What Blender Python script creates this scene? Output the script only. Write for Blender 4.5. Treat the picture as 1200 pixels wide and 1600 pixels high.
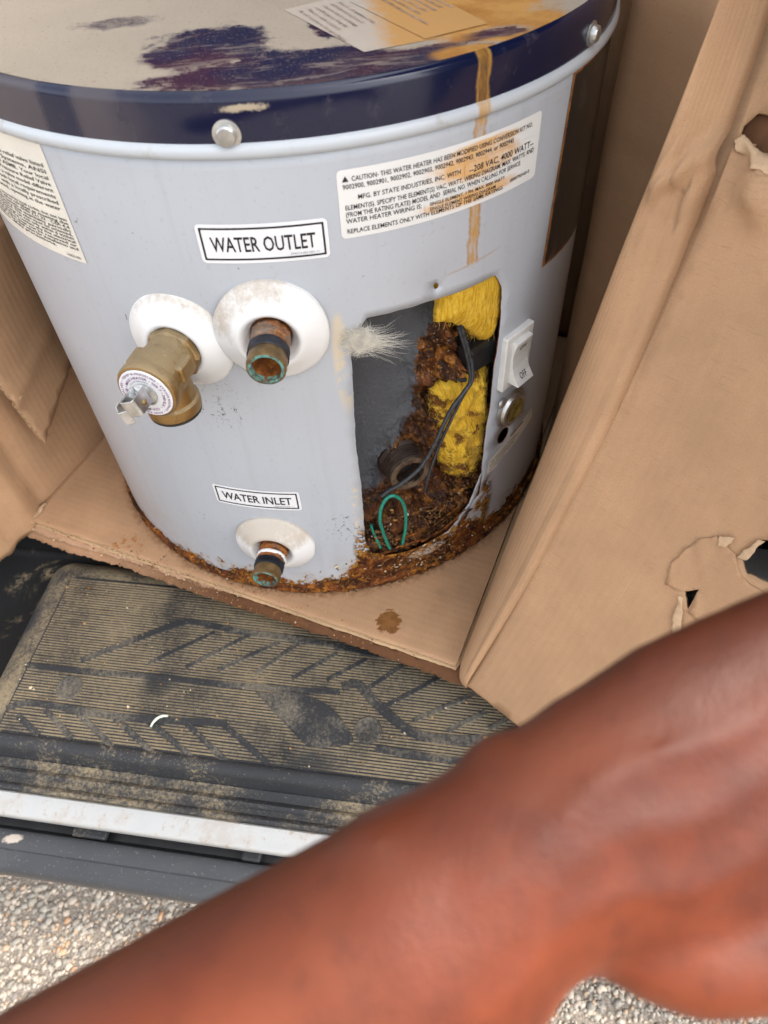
import bpy, bmesh, math, random
import numpy as np
from mathutils import Vector, Matrix, noise
from mathutils.geometry import delaunay_2d_cdt
random.seed(7); rng = np.random.default_rng(7)
R = math.radians
scene = bpy.context.scene
for o in list(bpy.data.objects): bpy.data.objects.remove(o)

# ------------------------------------------------------------------ camera
cd = bpy.data.cameras.new('camera'); cam = bpy.data.objects.new('camera', cd); scene.collection.objects.link(cam)
cd.sensor_fit = 'VERTICAL'; cd.sensor_height = 36; cd.sensor_width = 27; cd.lens = 1139.04/1600*36
cd.clip_start = .01; cd.clip_end = 400
_d = Vector((.0538, .6321, -.7730)).normalized(); _r = Vector((.9902, -.1337, -.0404)); _r = (_r-_d*_r.dot(_d)).normalized(); _u = _r.cross(_d)
cam.matrix_world = Matrix(((_r.x, _u.x, -_d.x, 0), (_r.y, _u.y, -_d.y, -.66075), (_r.z, _u.z, -_d.z, .618125), (0, 0, 0, 1)))
cd.dof.use_dof = True; cd.dof.focus_distance = .565; cd.dof.aperture_fstop = 8.5
scene.camera = cam

# ------------------------------------------------------------------ sky, sun, exposure
SUN_EL, SUN_AZ = R(50), R(107.4)          # azimuth of the sun, measured from +Y towards +X
w = bpy.data.worlds.new('World'); scene.world = w; w.use_nodes = True
wn = w.node_tree; bg = wn.nodes['Background']
sky = wn.nodes.new('ShaderNodeTexSky'); sky.sky_type = 'NISHITA'; sky.sun_disc = False
sky.sun_elevation = SUN_EL; sky.sun_rotation = SUN_AZ; sky.air_density = 1.0; sky.dust_density = 5.0; sky.ozone_density = 1.0
hs = wn.nodes.new('ShaderNodeHueSaturation'); hs.inputs['Saturation'].default_value = .22
wn.links.new(sky.outputs[0], hs.inputs['Color']); wn.links.new(hs.outputs[0], bg.inputs[0]); bg.inputs[1].default_value = .15
sl = bpy.data.lights.new('sun', 'SUN'); sl.energy = .75; sl.angle = R(1.2); sl.color = (1, .88, .74)
so = bpy.data.objects.new('sun', sl); scene.collection.objects.link(so)
sd = Vector((math.sin(SUN_AZ)*math.cos(SUN_EL), math.cos(SUN_AZ)*math.cos(SUN_EL), math.sin(SUN_EL)))
so.rotation_euler = sd.to_track_quat('Z', 'Y').to_euler(); so.location = sd*6
vs = scene.view_settings; vs.view_transform = 'Standard'; vs.look = 'None'; vs.gamma = 1; vs.exposure = 2.07; vs.use_curve_mapping = False
scene.render.engine = 'CYCLES'
cy = scene.cycles; cy.max_bounces = 8; cy.diffuse_bounces = 4; cy.glossy_bounces = 4; cy.use_denoising = True; cy.caustics_reflective = False; cy.caustics_refractive = False

# ------------------------------------------------------------------ node helper
class M:
    def __init__(s, name):
        s.m = bpy.data.materials.new(name); s.m.use_nodes = True; s.t = s.m.node_tree; s.t.nodes.clear()
        s.o = s.t.nodes.new('ShaderNodeOutputMaterial'); s.p = s.t.nodes.new('ShaderNodeBsdfPrincipled'); s.t.links.new(s.p.outputs[0], s.o.inputs[0])
        s._c = None
    def put(s, sock, v):
        if isinstance(v, bpy.types.NodeSocket): s.t.links.new(v, sock)
        elif v is not None:
            if isinstance(v, (tuple, list)) and sock.type == 'RGBA' and len(v) == 3: v = (*v, 1)
            if sock.type == 'RGBA' and isinstance(v, (int, float)): v = (v, v, v, 1)
            if sock.type == 'VECTOR' and isinstance(v, (int, float)): v = (v, v, v)
            sock.default_value = v
    def n(s, t, ins=(), out=0, **kw):
        nd = s.t.nodes.new(t)
        for k, v in kw.items(): setattr(nd, k, v)
        for k, v in (ins.items() if isinstance(ins, dict) else enumerate(ins)): s.put(nd.inputs[k], v)
        return nd.outputs[out]
    def obj(s):
        if s._c is None: s._c = s.n('ShaderNodeTexCoord', out=3)
        return s._c
    def uv(s): return s.n('ShaderNodeTexCoord', out=2)
    def attr(s, a, out=2): return s.n('ShaderNodeAttribute', out=out, attribute_name=a)
    def xyz(s, v):
        nd = s.t.nodes.new('ShaderNodeSeparateXYZ'); s.put(nd.inputs[0], v); return nd.outputs
    def vec(s, x=0, y=0, z=0): return s.n('ShaderNodeCombineXYZ', (x, y, z))
    def scale(s, v, sc): return s.n('ShaderNodeVectorMath', (v, sc), operation='MULTIPLY')
    def noise(s, sc, det=4, rough=.55, v=None, dist=0): return s.n('ShaderNodeTexNoise', {'Vector': v or s.obj(), 'Scale': sc, 'Detail': det, 'Roughness': rough, 'Distortion': dist})
    def vor(s, sc, v=None, feature='F1', out=0): return s.n('ShaderNodeTexVoronoi', {'Vector': v or s.obj(), 'Scale': sc}, out=out, feature=feature)
    def f(s, op, a, b=0.0, c=0.0, clamp=False): return s.n('ShaderNodeMath', (a, b, c), operation=op, use_clamp=clamp)
    def add(s, a, b): return s.f('ADD', a, b)
    def sub(s, a, b): return s.f('SUBTRACT', a, b)
    def mul(s, a, b): return s.f('MULTIPLY', a, b)
    def mx(s, a, b): return s.f('MAXIMUM', a, b)
    def st(s, x, lo, hi, a=0.0, b=1.0): return s.n('ShaderNodeMapRange', (x, lo, hi, a, b), interpolation_type='SMOOTHSTEP')
    def mix(s, f, a, b):
        nd = s.t.nodes.new('ShaderNodeMix'); nd.data_type = 'RGBA'
        s.put(nd.inputs[0], f); s.put(nd.inputs[6], a); s.put(nd.inputs[7], b); return nd.outputs[2]
    def blob(s, u, v, cu, cv, ru, rv, warp=None, lo=.5, hi=1.0):
        x = s.f('DIVIDE', s.sub(u, cu), ru); y = s.f('DIVIDE', s.sub(v, cv), rv)
        d = s.f('SQRT', s.add(s.mul(x, x), s.mul(y, y)))
        if warp is not None: d = s.add(d, warp)
        return s.st(d, hi, lo)
    def bump(s, h, st=.3, dist=.001, nrm=None):
        i = {'Strength': st, 'Distance': dist, 'Height': h}
        if nrm is not None: i['Normal'] = nrm
        return s.n('ShaderNodeBump', i)
    def done(s, col, rough=.5, metal=0.0, nrm=None, **kw):
        s.put(s.p.inputs['Base Color'], col); s.put(s.p.inputs['Roughness'], rough); s.put(s.p.inputs['Metallic'], metal)
        if nrm is not None: s.put(s.p.inputs['Normal'], nrm)
        for k, v in kw.items(): s.put(s.p.inputs[k.replace('_', ' ')], v)
        return s.m
def flat(name, col, rough=.5, metal=0.0, sc=60, var=.25, bump=.2, **kw):
    m = M(name); n = m.noise(sc, 5); c2 = tuple(c*(1-var) for c in col); c1 = tuple(min(1, c*(1+var*.6)) for c in col)
    return m.done(m.mix(m.st(n, .3, .7), c2, c1), rough, metal, m.bump(m.noise(sc*4, 3), bump, .0006), **kw)

RH = .25
def rusty(m, v=None):      # orange/brown/black rust colour
    a = m.noise(40, 9, .72, v, .5); b = m.noise(150, 6, .7, v, .4); c = m.noise(22, 4, .6, v)
    col = m.mix(m.st(a, .42, .66), (.035, .012, .005), (.20, .058, .013))
    col = m.mix(m.mul(m.st(b, .52, .65), m.st(c, .42, .58)), col, (.42, .165, .022))
    col = m.mix(m.mul(m.st(m.noise(95, 6, .75, v), .53, .60), .75), col, (.36, .135, .018))
    return m.mix(m.mul(m.st(b, .40, .32), m.st(a, .56, .44)), col, (.014, .008, .006)), m.add(m.mul(a, .7), m.mul(b, .3))
def streak(m, u, v):
    wob = m.mul(m.sub(m.noise(70, 4, .6, m.vec(0, m.mul(v, 1), 0)), .5), .006)
    d = m.f('ABSOLUTE', m.sub(m.add(u, wob), R(25.6)*RH))
    k = m.mul(m.st(m.add(d, m.mul(m.sub(m.noise(130, 5, .7), .5), .0035)), .0056, .0030), m.st(v, .336, .341)); k = m.mx(k, m.mul(m.mul(m.st(m.f('ABSOLUTE', m.sub(v, m.add(.3385, m.mul(m.sub(u, .11), .12)))), .0012, .0004), m.st(d, .030, .012)), .35))
    edge = m.mul(m.st(d, .0026, .0036), k)
    return m.mul(k, m.st(m.noise(1, 5, .65, m.vec(m.mul(u, 320), m.mul(v, 70), 0)), .34, .62, .30, 1.0)), edge

def mat_jacket():
    m = M('grey_enamel'); x = m.xyz(m.uv()); u, v = x[0], x[1]
    base = m.mix(m.noise(9, 3), (.405, .430, .470), (.452, .478, .516))
    base = m.mix(m.mul(m.st(m.noise(300, 2), .62, .72), .25), base, (.3, .27, .23))
    fine = m.noise(140, 6, .7); big = m.noise(26, 5, .65)
    # grey-brown grime around the valve and by the opening
    sp = m.mul(m.blob(u, v, R(-19.5)*RH, .250, .034, .03), m.st(m.noise(210, 4, .7, None, 1.0), .585, .64))
    sp = m.mx(sp, m.mul(m.blob(u, v, R(-.5)*RH, .10, .022, .03), m.st(m.noise(240, 4, .7), .57, .62)))
    sp = m.mx(sp, m.st(m.noise(120, 3, .6, None, .6), .73, .77))
    base = m.mix(m.mul(sp, .85), base, (.07, .055, .04))
    # cream glue left along the left edge of the opening
    gl = m.mul(m.blob(u, v, R(3.0)*RH, .29, .009, .06), m.st(big, .46, .54))
    gl = m.mx(gl, m.mul(m.blob(u, v, R(2.6)*RH, .11, .006, .09), m.st(fine, .52, .58)))
    base = m.mix(m.mul(gl, .8), base, (.62, .52, .36))
    s, e = streak(m, u, v)
    base = m.mix(s, base, (.46, .25, .06)); base = m.mix(m.mul(e, .55), base, (.30, .14, .03))
    vs1 = m.noise(1, 4, .6, m.scale(m.uv(), (85, 3, 1))); base = m.mix(m.mul(m.st(vs1, .50, .75), .35), base, (.355, .375, .395))  # faint vertical reflection streaks painted into the enamel colour
    scr = m.noise(1, 2, .5, m.n('ShaderNodeMapping', {'Vector': m.uv(), 'Rotation': (0, 0, R(24)), 'Scale': (900, 14, 1)})); base = m.mix(m.mul(m.st(scr, .735, .76), m.mul(m.st(m.noise(12, 3), .5, .6), .6)), base, (.56, .56, .56))
    gr = m.mul(m.st(v, .10, .0), m.st(big, .45, .7)); base = m.mix(m.mul(gr, .45), base, (.30, .255, .20))
    # bottom rust
    h = m.add(m.add(m.st(u, R(-58)*RH, R(-25)*RH, -.010, 0), m.st(u, R(-4)*RH, R(4)*RH, .0205, .054)), m.st(u, R(26)*RH, R(36)*RH, 0.0, -.026))
    nn = m.add(m.mul(m.sub(m.noise(38, 6, .7), .5), .080), m.mul(m.sub(m.noise(190, 5, .75), .5), .030))
    h = m.add(h, nn)
    k = m.st(m.sub(h, v), -.001, .0015)
    yel = m.mul(m.st(m.sub(h, v), -.007, -.0005), m.st(fine, .44, .52))
    hole = m.mul(m.blob(u, v, R(3.2)*RH, .066, .012, .035), m.st(fine, .47, .52)); k = m.mx(k, hole)
    k2 = m.mul(m.blob(u, v, R(33)*RH, .062, .016, .05), m.st(m.noise(70, 6, .7), .47, .50)); k = m.mx(k, k2)
    shred = m.mul(m.blob(u, v, R(17.6)*RH, .0335, .026, .0095, m.mul(m.sub(big, .5), 1.0), .6, .9), m.st(fine, .36, .40))
    k = m.mul(k, m.sub(1.0, shred))
    rc, rh = rusty(m)
    rc = m.mix(m.mul(m.st(fine, .50, .60), m.mul(m.st(m.sub(h, v), .016, .001), .9)), rc, (.46, .225, .030)); rc = m.mix(m.mul(m.st(m.noise(420, 2), .69, .72), .6), rc, (.55, .45, .32))
    col = m.mix(m.mul(yel, .85), base, (.36, .17, .025)); col = m.mix(k, col, rc)
    nb = m.bump(m.mul(rh, k), .9, .004); nb = m.bump(m.noise(7, 2), .12, .01, nb)
    return m.done(col, m.mix(k, m.mul(m.add(.30, m.mul(big, .12)), 1.0), .9), 0.0, nb, Specular_IOR_Level=m.st(k, 0, 1, .5, .15))
def mat_band():
    m = M('navy_enamel_band'); x = m.xyz(m.uv()); u, v = x[0], x[1]
    n1 = m.noise(16, 5, .6); n2 = m.noise(900, 2); n3 = m.noise(60, 6, .75)
    base = m.mix(n1, (.003, .0055, .026), (.006, .009, .036))
    dust = m.mul(m.mul(m.st(u, R(-14)*RH, R(-24)*RH, .0, .40), m.sub(1.0, m.blob(u, v, R(-30.5)*RH, .45, .016, .08, None, .5, 1.0))), m.st(n1, .25, .55)); dust = m.mx(dust, m.mul(m.st(n2, .66, .76), m.st(n3, .5, .7, 0, .30))); dust = m.mx(dust, m.mul(m.st(n3, .55, .75), .25))
    base = m.mix(dust, base, (.13, .105, .10))
    tr = m.blob(u, v, R(-6)*RH, .4605, .014, .0028, m.mul(m.sub(m.noise(150, 5, .7), .5), 2.2)); base = m.mix(m.mul(tr, .9), base, (.42, .35, .25))
    s, e = streak(m, u, v); base = m.mix(s, base, (.26, .13, .03)); base = m.mix(m.mul(e, .8), base, (.40, .22, .06))
    return m.done(base, m.mix(dust, .16, .7), 0.0, m.bump(m.noise(10, 2), .15, .01))
def mat_bead():
    m = M('grey_enamel_bead'); x = m.xyz(m.uv()); u, v = x[0], x[1]; s, e = streak(m, u, v)
    base = m.mix(m.st(m.noise(60, 5, .7), .55, .8), (.465, .495, .525), (.37, .36, .335))
    return m.done(m.mix(m.mul(s, .85), base, (.50, .28, .08)), .35)
def mat_lid():
    m = M('navy_enamel_lid_with_dust'); p = m.obj(); x = m.xyz(p); u, v = x[0], x[1]
    n1 = m.noise(28, 8, .7); n2 = m.noise(300, 5, .7); n3 = m.noise(9, 4); wp = m.mul(m.sub(n1, .5), 1.5)
    base = m.mix(m.st(m.noise(14, 3), .4, .62), (.008, .012, .05), (.045, .014, .040))
    sm = m.noise(1, 5, .65, m.n('ShaderNodeMapping', {'Vector': p, 'Rotation': (0, 0, R(38)), 'Scale': (30, 150, 1)}), .8); dn = m.add(m.mul(n2, .30), m.add(m.mul(n1, .25), m.mul(sm, .45)))
    clear = m.blob(u, v, -.045, -.178, .042, .040, wp, .35, 1.45)
    clear = m.mx(clear, m.blob(u, v, .00, -.222, .080, .030, wp, .35, 1.45))
    clear = m.mx(clear, m.blob(u, v, .055, -.232, .10, .034, wp, .35, 1.45))
    clear = m.mx(clear, m.blob(u, v, .118, -.20, .026, .015, wp, .4, 1.1))
    clear = m.mx(clear, m.blob(u, v, .03, -.155, .018, .03, wp, .4, 1.2))
    clear = m.mx(clear, m.mul(m.blob(u, v, -.10, -.118, .05, .02, wp, .2, 1.1), .55))
    hz = m.mul(m.st(sm, .47, .66), m.st(n1, .35, .6)); rr = m.f('SQRT', m.add(m.mul(u, u), m.mul(v, v))); clear = m.mx(clear, m.st(rr, .2445, .2495))
    thr = m.st(clear, 0, 1, .12, .80)
    dust = m.st(m.add(m.sub(dn, thr), m.mul(m.sub(m.noise(900, 3), .5), .35)), -.16, .17)
    dust = m.mx(dust, m.mul(clear, m.st(m.noise(700, 3), .55, .74, .02, .30)))
    dust = m.mx(dust, m.mul(m.mul(clear, hz), .62))
    dc = m.mix(n3, (.30, .25, .19), (.42, .35, .27)); dc = m.mix(m.mul(m.st(m.noise(420, 2), .64, .7), .6), dc, (.22, .12, .07))
    col = m.mix(m.mul(dust, .96), base, dc)
    org = m.blob(u, v, .100, -.130, .074, .080, m.mul(wp, .5), .80, 1.0)
    org = m.mx(org, m.blob(u, v, .150, -.186, .022, .030, m.mul(wp, .6), .6, 1.0))
    org = m.mx(org, m.blob(u, v, .100, -.224, .024, .017, m.mul(wp, .6), .6, 1.0))
    org = m.mx(org, m.blob(u, v, .136, -.208, .034, .008, m.mul(wp, .6), .6, 1.0))
    org = m.mul(org, m.sub(1.0, m.mul(m.blob(u, v, .122, -.197, .022, .012, wp, .5, 1.0), .95)))
    oc = m.mix(m.st(n1, .35, .65), (.36, .150, .022), (.50, .255, .060))
    col = m.mix(m.mul(org, m.st(n2, .3, .5, .85, 1.0)), col, oc); cov = m.mx(dust, org)
    return m.done(col, m.mix(cov, .14, .85), 0.0, m.bump(m.mul(n2, cov), .5, .0015))

def cardboard(name, col=(.450, .271, .153), damp=0.0, light=0.0, axis=0):
    m = M(name); p = m.uv(); x = m.xyz(p)
    n1 = m.noise(7, 6, .65, p); n2 = m.noise(900, 3, .7, p); n3 = m.noise(60, 5, .65, p)
    c = m.mix(m.st(n1, .3, .7), tuple(k*.80 for k in col), tuple(k*1.10 for k in col))
    c = m.mix(m.mul(m.st(n2, .40, .62), .35), c, tuple(k*.68 for k in col))
    c = m.mix(m.mul(m.st(n2, .66, .74), .5), c, tuple(min(1, k*1.5) for k in col))
    c = m.mix(m.mul(m.st(n3, .56, .75), .25), c, tuple(k*.66 for k in col))
    fib = m.noise(1, 2, .5, m.scale(p, (900, 60, 1) if axis else (60, 900, 1)))
    c = m.mix(m.mul(m.st(fib, .62, .72), .35), c, tuple(k*.55 for k in col))
    if damp:
        d = m.mul(m.st(m.noise(26, 6, .7, p), .62-.5*damp, .72-.45*damp), m.st(x[0], -.19, .02, .12, .92))
        c = m.mix(d, c, m.mix(n3, (.045, .018, .008), (.14, .055, .02)))
    sf = m.noise(1, 3, .6, m.n('ShaderNodeMapping', {'Vector': p, 'Rotation': (0, 0, R(33)), 'Scale': (260, 9, 1)})); c = m.mix(m.mul(m.st(sf, .66, .74), m.mul(m.st(n1, .45, .65), .45)), c, tuple(min(1, k*1.45) for k in col)); c = m.mix(m.mul(m.st(m.noise(18, 6, .7, p), .55, .75), .30), c, tuple(k*.55 for k in col))
    wv = m.f('SINE', m.mul(x[1] if axis else x[0], 2*math.pi/.0075))
    wr = m.noise(14, 4, .55, p, .6); sc = m.f('ABSOLUTE', m.sub(wr, .5))
    h = m.add(m.mul(wv, .13), m.add(m.mul(m.st(sc, .0, .010), .10), m.mul(n2, .35)))
    return m, c, m.bump(h, .35, .0012)
def mat_card(name, stain=False, **kw):
    m, c, nb = cardboard(name, **kw); r = .85
    if stain:
        x = m.xyz(m.obj()); u, v = x[0], x[1]
        wp = m.mul(m.sub(m.noise(110, 5, .65, None, .8), .5), 1.5)
        s = m.blob(u, v, .029, -.294, .016, .017, wp, .70, .80)
        ed = m.mul(s, m.st(m.noise(120, 4), .4, .6)); c = m.mix(m.mul(s, .9), c, (.20, .085, .022)); c = m.mix(m.mul(ed, .5), c, (.10, .035, .01))
        rr = m.f('SQRT', m.add(m.mul(u, u), m.mul(v, v))); nn = m.mul(m.sub(m.noise(90, 6, .7), .5), .03)
        s2 = m.mul(m.st(m.add(rr, nn), .262, .250), m.st(m.noise(200, 3), .3, .6)); c = m.mix(m.mul(s2, .7), c, (.17, .07, .025))
        s3 = m.mul(m.blob(u, v, -.235, -.152, .03, .012, wp, .3, 1.0), m.st(m.noise(160, 4), .52, .58)); c = m.mix(m.mul(s3, .8), c, (.30, .11, .03))
        r = m.mix(s, .85, .35)
    return m.done(c, r, 0.0, nb, Specular_IOR_Level=.2)

def mat_pad(name, dustk=1.0, bar=False):
    m = M(name); n1 = m.noise(11, 6, .65); n2 = m.noise(320, 4, .7); n3 = m.noise(900, 2); x = m.xyz(m.obj())
    base = m.mix(n1, (.016, .017, .019), (.036, .037, .040))
    d = m.st(m.add(m.mul(n1, .65), m.mul(n2, .35)), .60-.22*dustk, .70-.10*dustk)
    wet = m.blob(x[0], x[1], -.207, -.300, .026, .018, m.mul(m.sub(n1, .5), 1.5), .2, 1.0)
    wet = m.mx(wet, m.blob(x[0], x[1], -.057, -.403, .030, .020, m.mul(m.sub(n1, .5), 1.5), .2, 1.0))
    d = m.mul(d, m.sub(1.0, m.mul(wet, .85)))
    dc = m.mix(n2, (.125, .110, .085), (.235, .20, .145)) if bar else m.mix(n2, (.185, .142, .085), (.36, .285, .175))
    c = m.mix(m.mul(d, .85), base, dc); c = m.mix(m.mul(m.st(n3, .68, .74), .6), c, (.5, .45, .36))
    return m.done(c, m.mix(d, .5, .9), 0.0, m.bump(n2, .35, .0012), Specular_IOR_Level=.3)

def mat_skin():
    m = M('skin'); n1 = m.noise(22, 5, .6); n2 = m.noise(130, 5, .65); n3 = m.noise(9, 3, .5); pore = m.vor(900)
    c = m.mix(m.st(n1, .32, .68), (.072, .0132, .0040), (.150, .0305, .0095)); c = m.mix(m.mul(m.st(n3, .45, .66), .6), c, (.24, .066, .027))
    c = m.mix(m.mul(m.st(n2, .52, .70), .35), c, (.055, .012, .0045)); q = m.xyz(m.obj()); gk = m.add(m.add(m.mul(q[0], .129), m.mul(q[1], .763)), m.mul(q[2], .633)); tn = m.st(m.add(m.sub(gk, m.mul(q[0], .40)), m.mul(m.sub(n1, .5), .03)), -.214, -.176); c = m.mix(m.mul(tn, .85), c, (.040, .010, .0045));  # upper edge of the arm darkened in the skin colour to imitate shade
    return m.done(c, m.mix(n2, .40, .54), 0.0, m.bump(m.add(m.mul(pore, .5), n2), .20, .0010), Subsurface_Weight=.08, Subsurface_Radius=(.010, .003, .0015), Subsurface_Scale=.3, Specular_IOR_Level=.24)

MT = {}
MT['jacket'] = mat_jacket(); MT['band'] = mat_band(); MT['bead'] = mat_bead(); MT['lid'] = mat_lid()
def mat_rust(name, orange=0.0):
    m = M(name); c, h = rusty(m); c = m.mix(orange, c, (.26, .085, .02)); return m.done(c, .88, 0.0, m.bump(h, 1.0, .003), Specular_IOR_Level=.2)
MT['rust'] = mat_rust('rust'); MT['rust_orange'] = mat_rust('orange_rust', .35)
def mat_tank():
    m = M('tank_steel'); k = m.attr('crust'); c, h = rusty(m); n = m.noise(30, 6, .65); n2 = m.noise(260, 4, .7)
    b = m.mix(n, (.060, .063, .070), (.110, .114, .124)); b = m.mix(m.mul(m.st(n2, .6, .72), .4), b, (.2, .18, .16))
    f = m.st(m.add(k, m.mul(m.sub(m.noise(120, 6, .7), .5), .7)), .30, .42)
    c = m.mix(m.mul(m.st(m.noise(380, 3), .66, .69), .8), c, (.5, .42, .30))
    c = m.mix(m.st(m.noise(16, 4, .6), .38, .62, .15, .72), c, (.012, .005, .003))
    return m.done(m.mix(f, b, c), m.mix(f, .55, .55), 0.0, m.bump(m.mix(f, n2, h), .8, .003), Specular_IOR_Level=.25)
MT['tank'] = mat_tank()
def mat_wool():
    m = M('yellow_glass_wool'); x = m.xyz(m.uv()); v = m.uv()
    f1 = m.noise(1, 5, .65, m.scale(v, (520, 70, 1)), .9); n = m.noise(45, 6, .7); n2 = m.noise(160, 4, .7)
    c = m.mix(m.st(f1, .3, .7), (.62, .33, .015), (.86, .58, .075)); c = m.mix(m.mul(m.st(n, .55, .75), .5), c, (.50, .25, .02))
    k = m.attr('burn'); br = m.st(m.add(k, m.mul(m.sub(m.add(m.mul(n, .6), m.mul(n2, .4)), .5), 2.4)), .38, .62); c = m.mix(br, c, m.mix(n2, (.05, .018, .006), (.26, .11, .03)))
    return m.done(c, .95, 0.0, m.bump(m.add(f1, n2), .8, .003), Specular_IOR_Level=.1)
MT['wool'] = mat_wool()
def mat_plastic():
    m = M('dirty_white_plastic'); x = m.xyz(m.attr('Local', 1)); n = m.noise(38, 6, .7); n2 = m.noise(260, 4, .75)
    k = m.attr('grime'); d = m.mul(m.st(m.add(m.mul(k, .8), m.mul(m.sub(m.add(m.mul(n, .6), m.mul(n2, .4)), .5), 2.0)), .35, .95), .75)
    c = m.mix(d, (.74, .745, .74), (.40, .33, .25)); c = m.mix(m.mul(m.st(n2, .68, .73), m.mul(k, .8)), c, (.12, .09, .06))
    return m.done(c, .32, 0.0, m.bump(n2, .1, .0006), Subsurface_Weight=.1, Subsurface_Radius=(.01, .01, .01), Subsurface_Scale=.2)
MT['plastic'] = mat_plastic()
def mat_pipe():
    m = M('corroded_pipe'); n = m.noise(70, 6, .7); n2 = m.noise(300, 4, .7); h = m.attr('along')
    c = m.mix(m.st(n, .4, .6), (.12, .06, .035), (.36, .12, .025)); c = m.mix(m.st(n2, .52, .66), c, (.52, .20, .035)); c = m.mix(m.st(n2, .42, .33), c, (.05, .045, .045))
    c = m.mix(m.mul(m.st(m.noise(40, 4), .5, .62), .5), c, (.30, .28, .24))
    return m.done(c, .6, .35, m.bump(m.add(n, n2), .7, .0015))
MT['pipe'] = mat_pipe()
MT['thread'] = flat('black_thread_tape', (.018, .02, .028), .35, .2, 150, .5, .6)
MT['brass_end'] = flat('brown_brass', (.19, .12, .05), .42, .7, 90, .5, .4)
def mat_patina():
    m = M('green_patina'); n = m.noise(95, 5, .7); n2 = m.noise(400, 3); c = m.mix(m.st(n, .43, .57), (.07, .045, .025), (.10, .26, .22)); c = m.mix(m.st(n2, .6, .7), c, (.05, .04, .03)); return m.done(c, .75, 0.0, m.bump(n2, .4, .0008))
MT['patina'] = mat_patina()
def mat_brass():
    m = M('dull_brass'); n = m.noise(40, 6, .7); n2 = m.noise(420, 4, .7); x = m.xyz(m.n('ShaderNodeNewGeometry', out=1))
    up = m.st(m.add(x[2], m.mul(m.sub(n, .5), .7)), .1, .8)
    c = m.mix(n, (.29, .175, .060), (.38, .24, .095)); c = m.mix(m.mul(up, .65), c, (.235, .195, .125)); c = m.mix(m.mul(m.st(m.noise(90, 5, .7), .55, .7), .5), c, (.12, .075, .03)); c = m.mix(m.mul(m.st(n2, .6, .7), .4), c, (.52, .47, .37))
    return m.done(c, m.mix(up, .36, .68), m.st(up, 0, 1, .85, .45), m.bump(n2, .35, .0008))
MT['brass'] = mat_brass()
MT['steel'] = flat('bright_steel', (.62, .63, .63), .28, 1.0, 80, .3, .25)
MT['zinc'] = flat('zinc_screw', (.55, .55, .53), .35, .9, 80, .3, .2)
MT['paper'] = flat('white_label_paper', (.76, .77, .79), .35, 0, 30, .06, .1)
MT['cream'] = flat('cream_label_paper', (.74, .71, .63), .45, 0, 30, .07, .1)
MT['black_ink'] = flat('black_ink', (.012, .012, .014), .5, 0, 300, .4, .05)
MT['grey_ink'] = flat('grey_ink', (.25, .25, .27), .5, 0, 300, .3, .05)
MT['faded_ink'] = flat('dust_faded_ink', (.36, .27, .23), .8, 0, 130, .5, .1)
MT['purple_ink'] = flat('purple_ink', (.20, .05, .20), .5, 0, 300, .3, .05)
def mat_caution():
    m = M('stained_label_paper'); x = m.xyz(m.uv()); u, v = x[0], x[1]
    n = m.noise(60, 6, .65); wv = m.mul(m.sub(n, .5), .9)
    s = m.blob(u, v, .112, .408, .040, .012, wv, .6, 1.0); s = m.mx(s, m.blob(u, v, .107, .388, .045, .006, wv, .6, 1.0)); s = m.mx(s, m.blob(u, v, .118, .417, .035, .0045, wv, .6, 1.0))
    c = m.mix(m.noise(20, 3), (.68, .68, .66), (.75, .75, .73)); c = m.mix(m.mul(s, m.st(n, .3, .6, .4, .9)), c, (.66, .36, .11))
    return m.done(c, .38)
MT['caution'] = mat_caution()
def mat_dusty_label():
    m = M('dusty_label'); n = m.noise(60, 6, .7); x = m.xyz(m.obj())
    o = m.st(m.add(x[0], m.mul(m.sub(n, .5), .03)), .050, .066)
    c = m.mix(n, (.36, .30, .24), (.50, .43, .36)); c = m.mix(m.mul(o, .9), c, (.47, .235, .055)); return m.done(c, .8)
MT['dusty'] = mat_dusty_label()
def mat_blacklabel():
    m = M('black_label'); n = m.noise(45, 6, .7); n2 = m.noise(12, 3)
    c = m.mix(m.st(n, .55, .75), (.012, .011, .011), (.12, .085, .06)); c = m.mix(m.mul(m.st(n2, .6, .66), .8), c, (.25, .2, .16)); return m.done(c, .3)
MT['black_label'] = mat_blacklabel()
MT['orange'] = flat('rust_orange_edge', (.30, .12, .03), .8, 0, 200, .5, .3)
MT['switch'] = flat('ivory_plastic', (.72, .71, .68), .35, 0, 50, .12, .1)
MT['amber'] = flat('amber_window', (.22, .15, .03), .15, 0, 120, .6, .3)
MT['black'] = flat('black_plastic', (.012, .012, .013), .4, 0, 60, .4, .2)
MT['wire'] = flat('black_wire_insulation', (.030, .032, .036), .42, 0, 300, .6, .3)
MT['green'] = flat('green_wire_insulation', (.008, .22, .15), .38, 0, 300, .3, .1)
MT['copper'] = flat('copper_strand', (.5, .2, .1), .4, .8, 300, .3, .2)
MT['wool_fibre'] = flat('yellow_fibre', (.74, .48, .09), .9, 0, 60, .35, 0)
MT['hair'] = flat('pale_glass_fibre', (.86, .82, .72), .8, 0, 200, .2, 0)
MT['card'] = mat_card('kraft_cardboard'); MT['card_floor'] = mat_card('kraft_cardboard_stained', stain=True, axis=1)
MT['card_light'] = mat_card('torn_kraft_ply', col=(.55, .38, .235)); MT['card_edge'] = mat_card('kraft_edge', col=(.52, .345, .195))
MT['card_damp'] = mat_card('damp_torn_kraft', col=(.40, .235, .135), damp=.75)
MT['card_lip'] = mat_card('part_damp_kraft', col=(.44, .27, .165), damp=.25)
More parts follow.
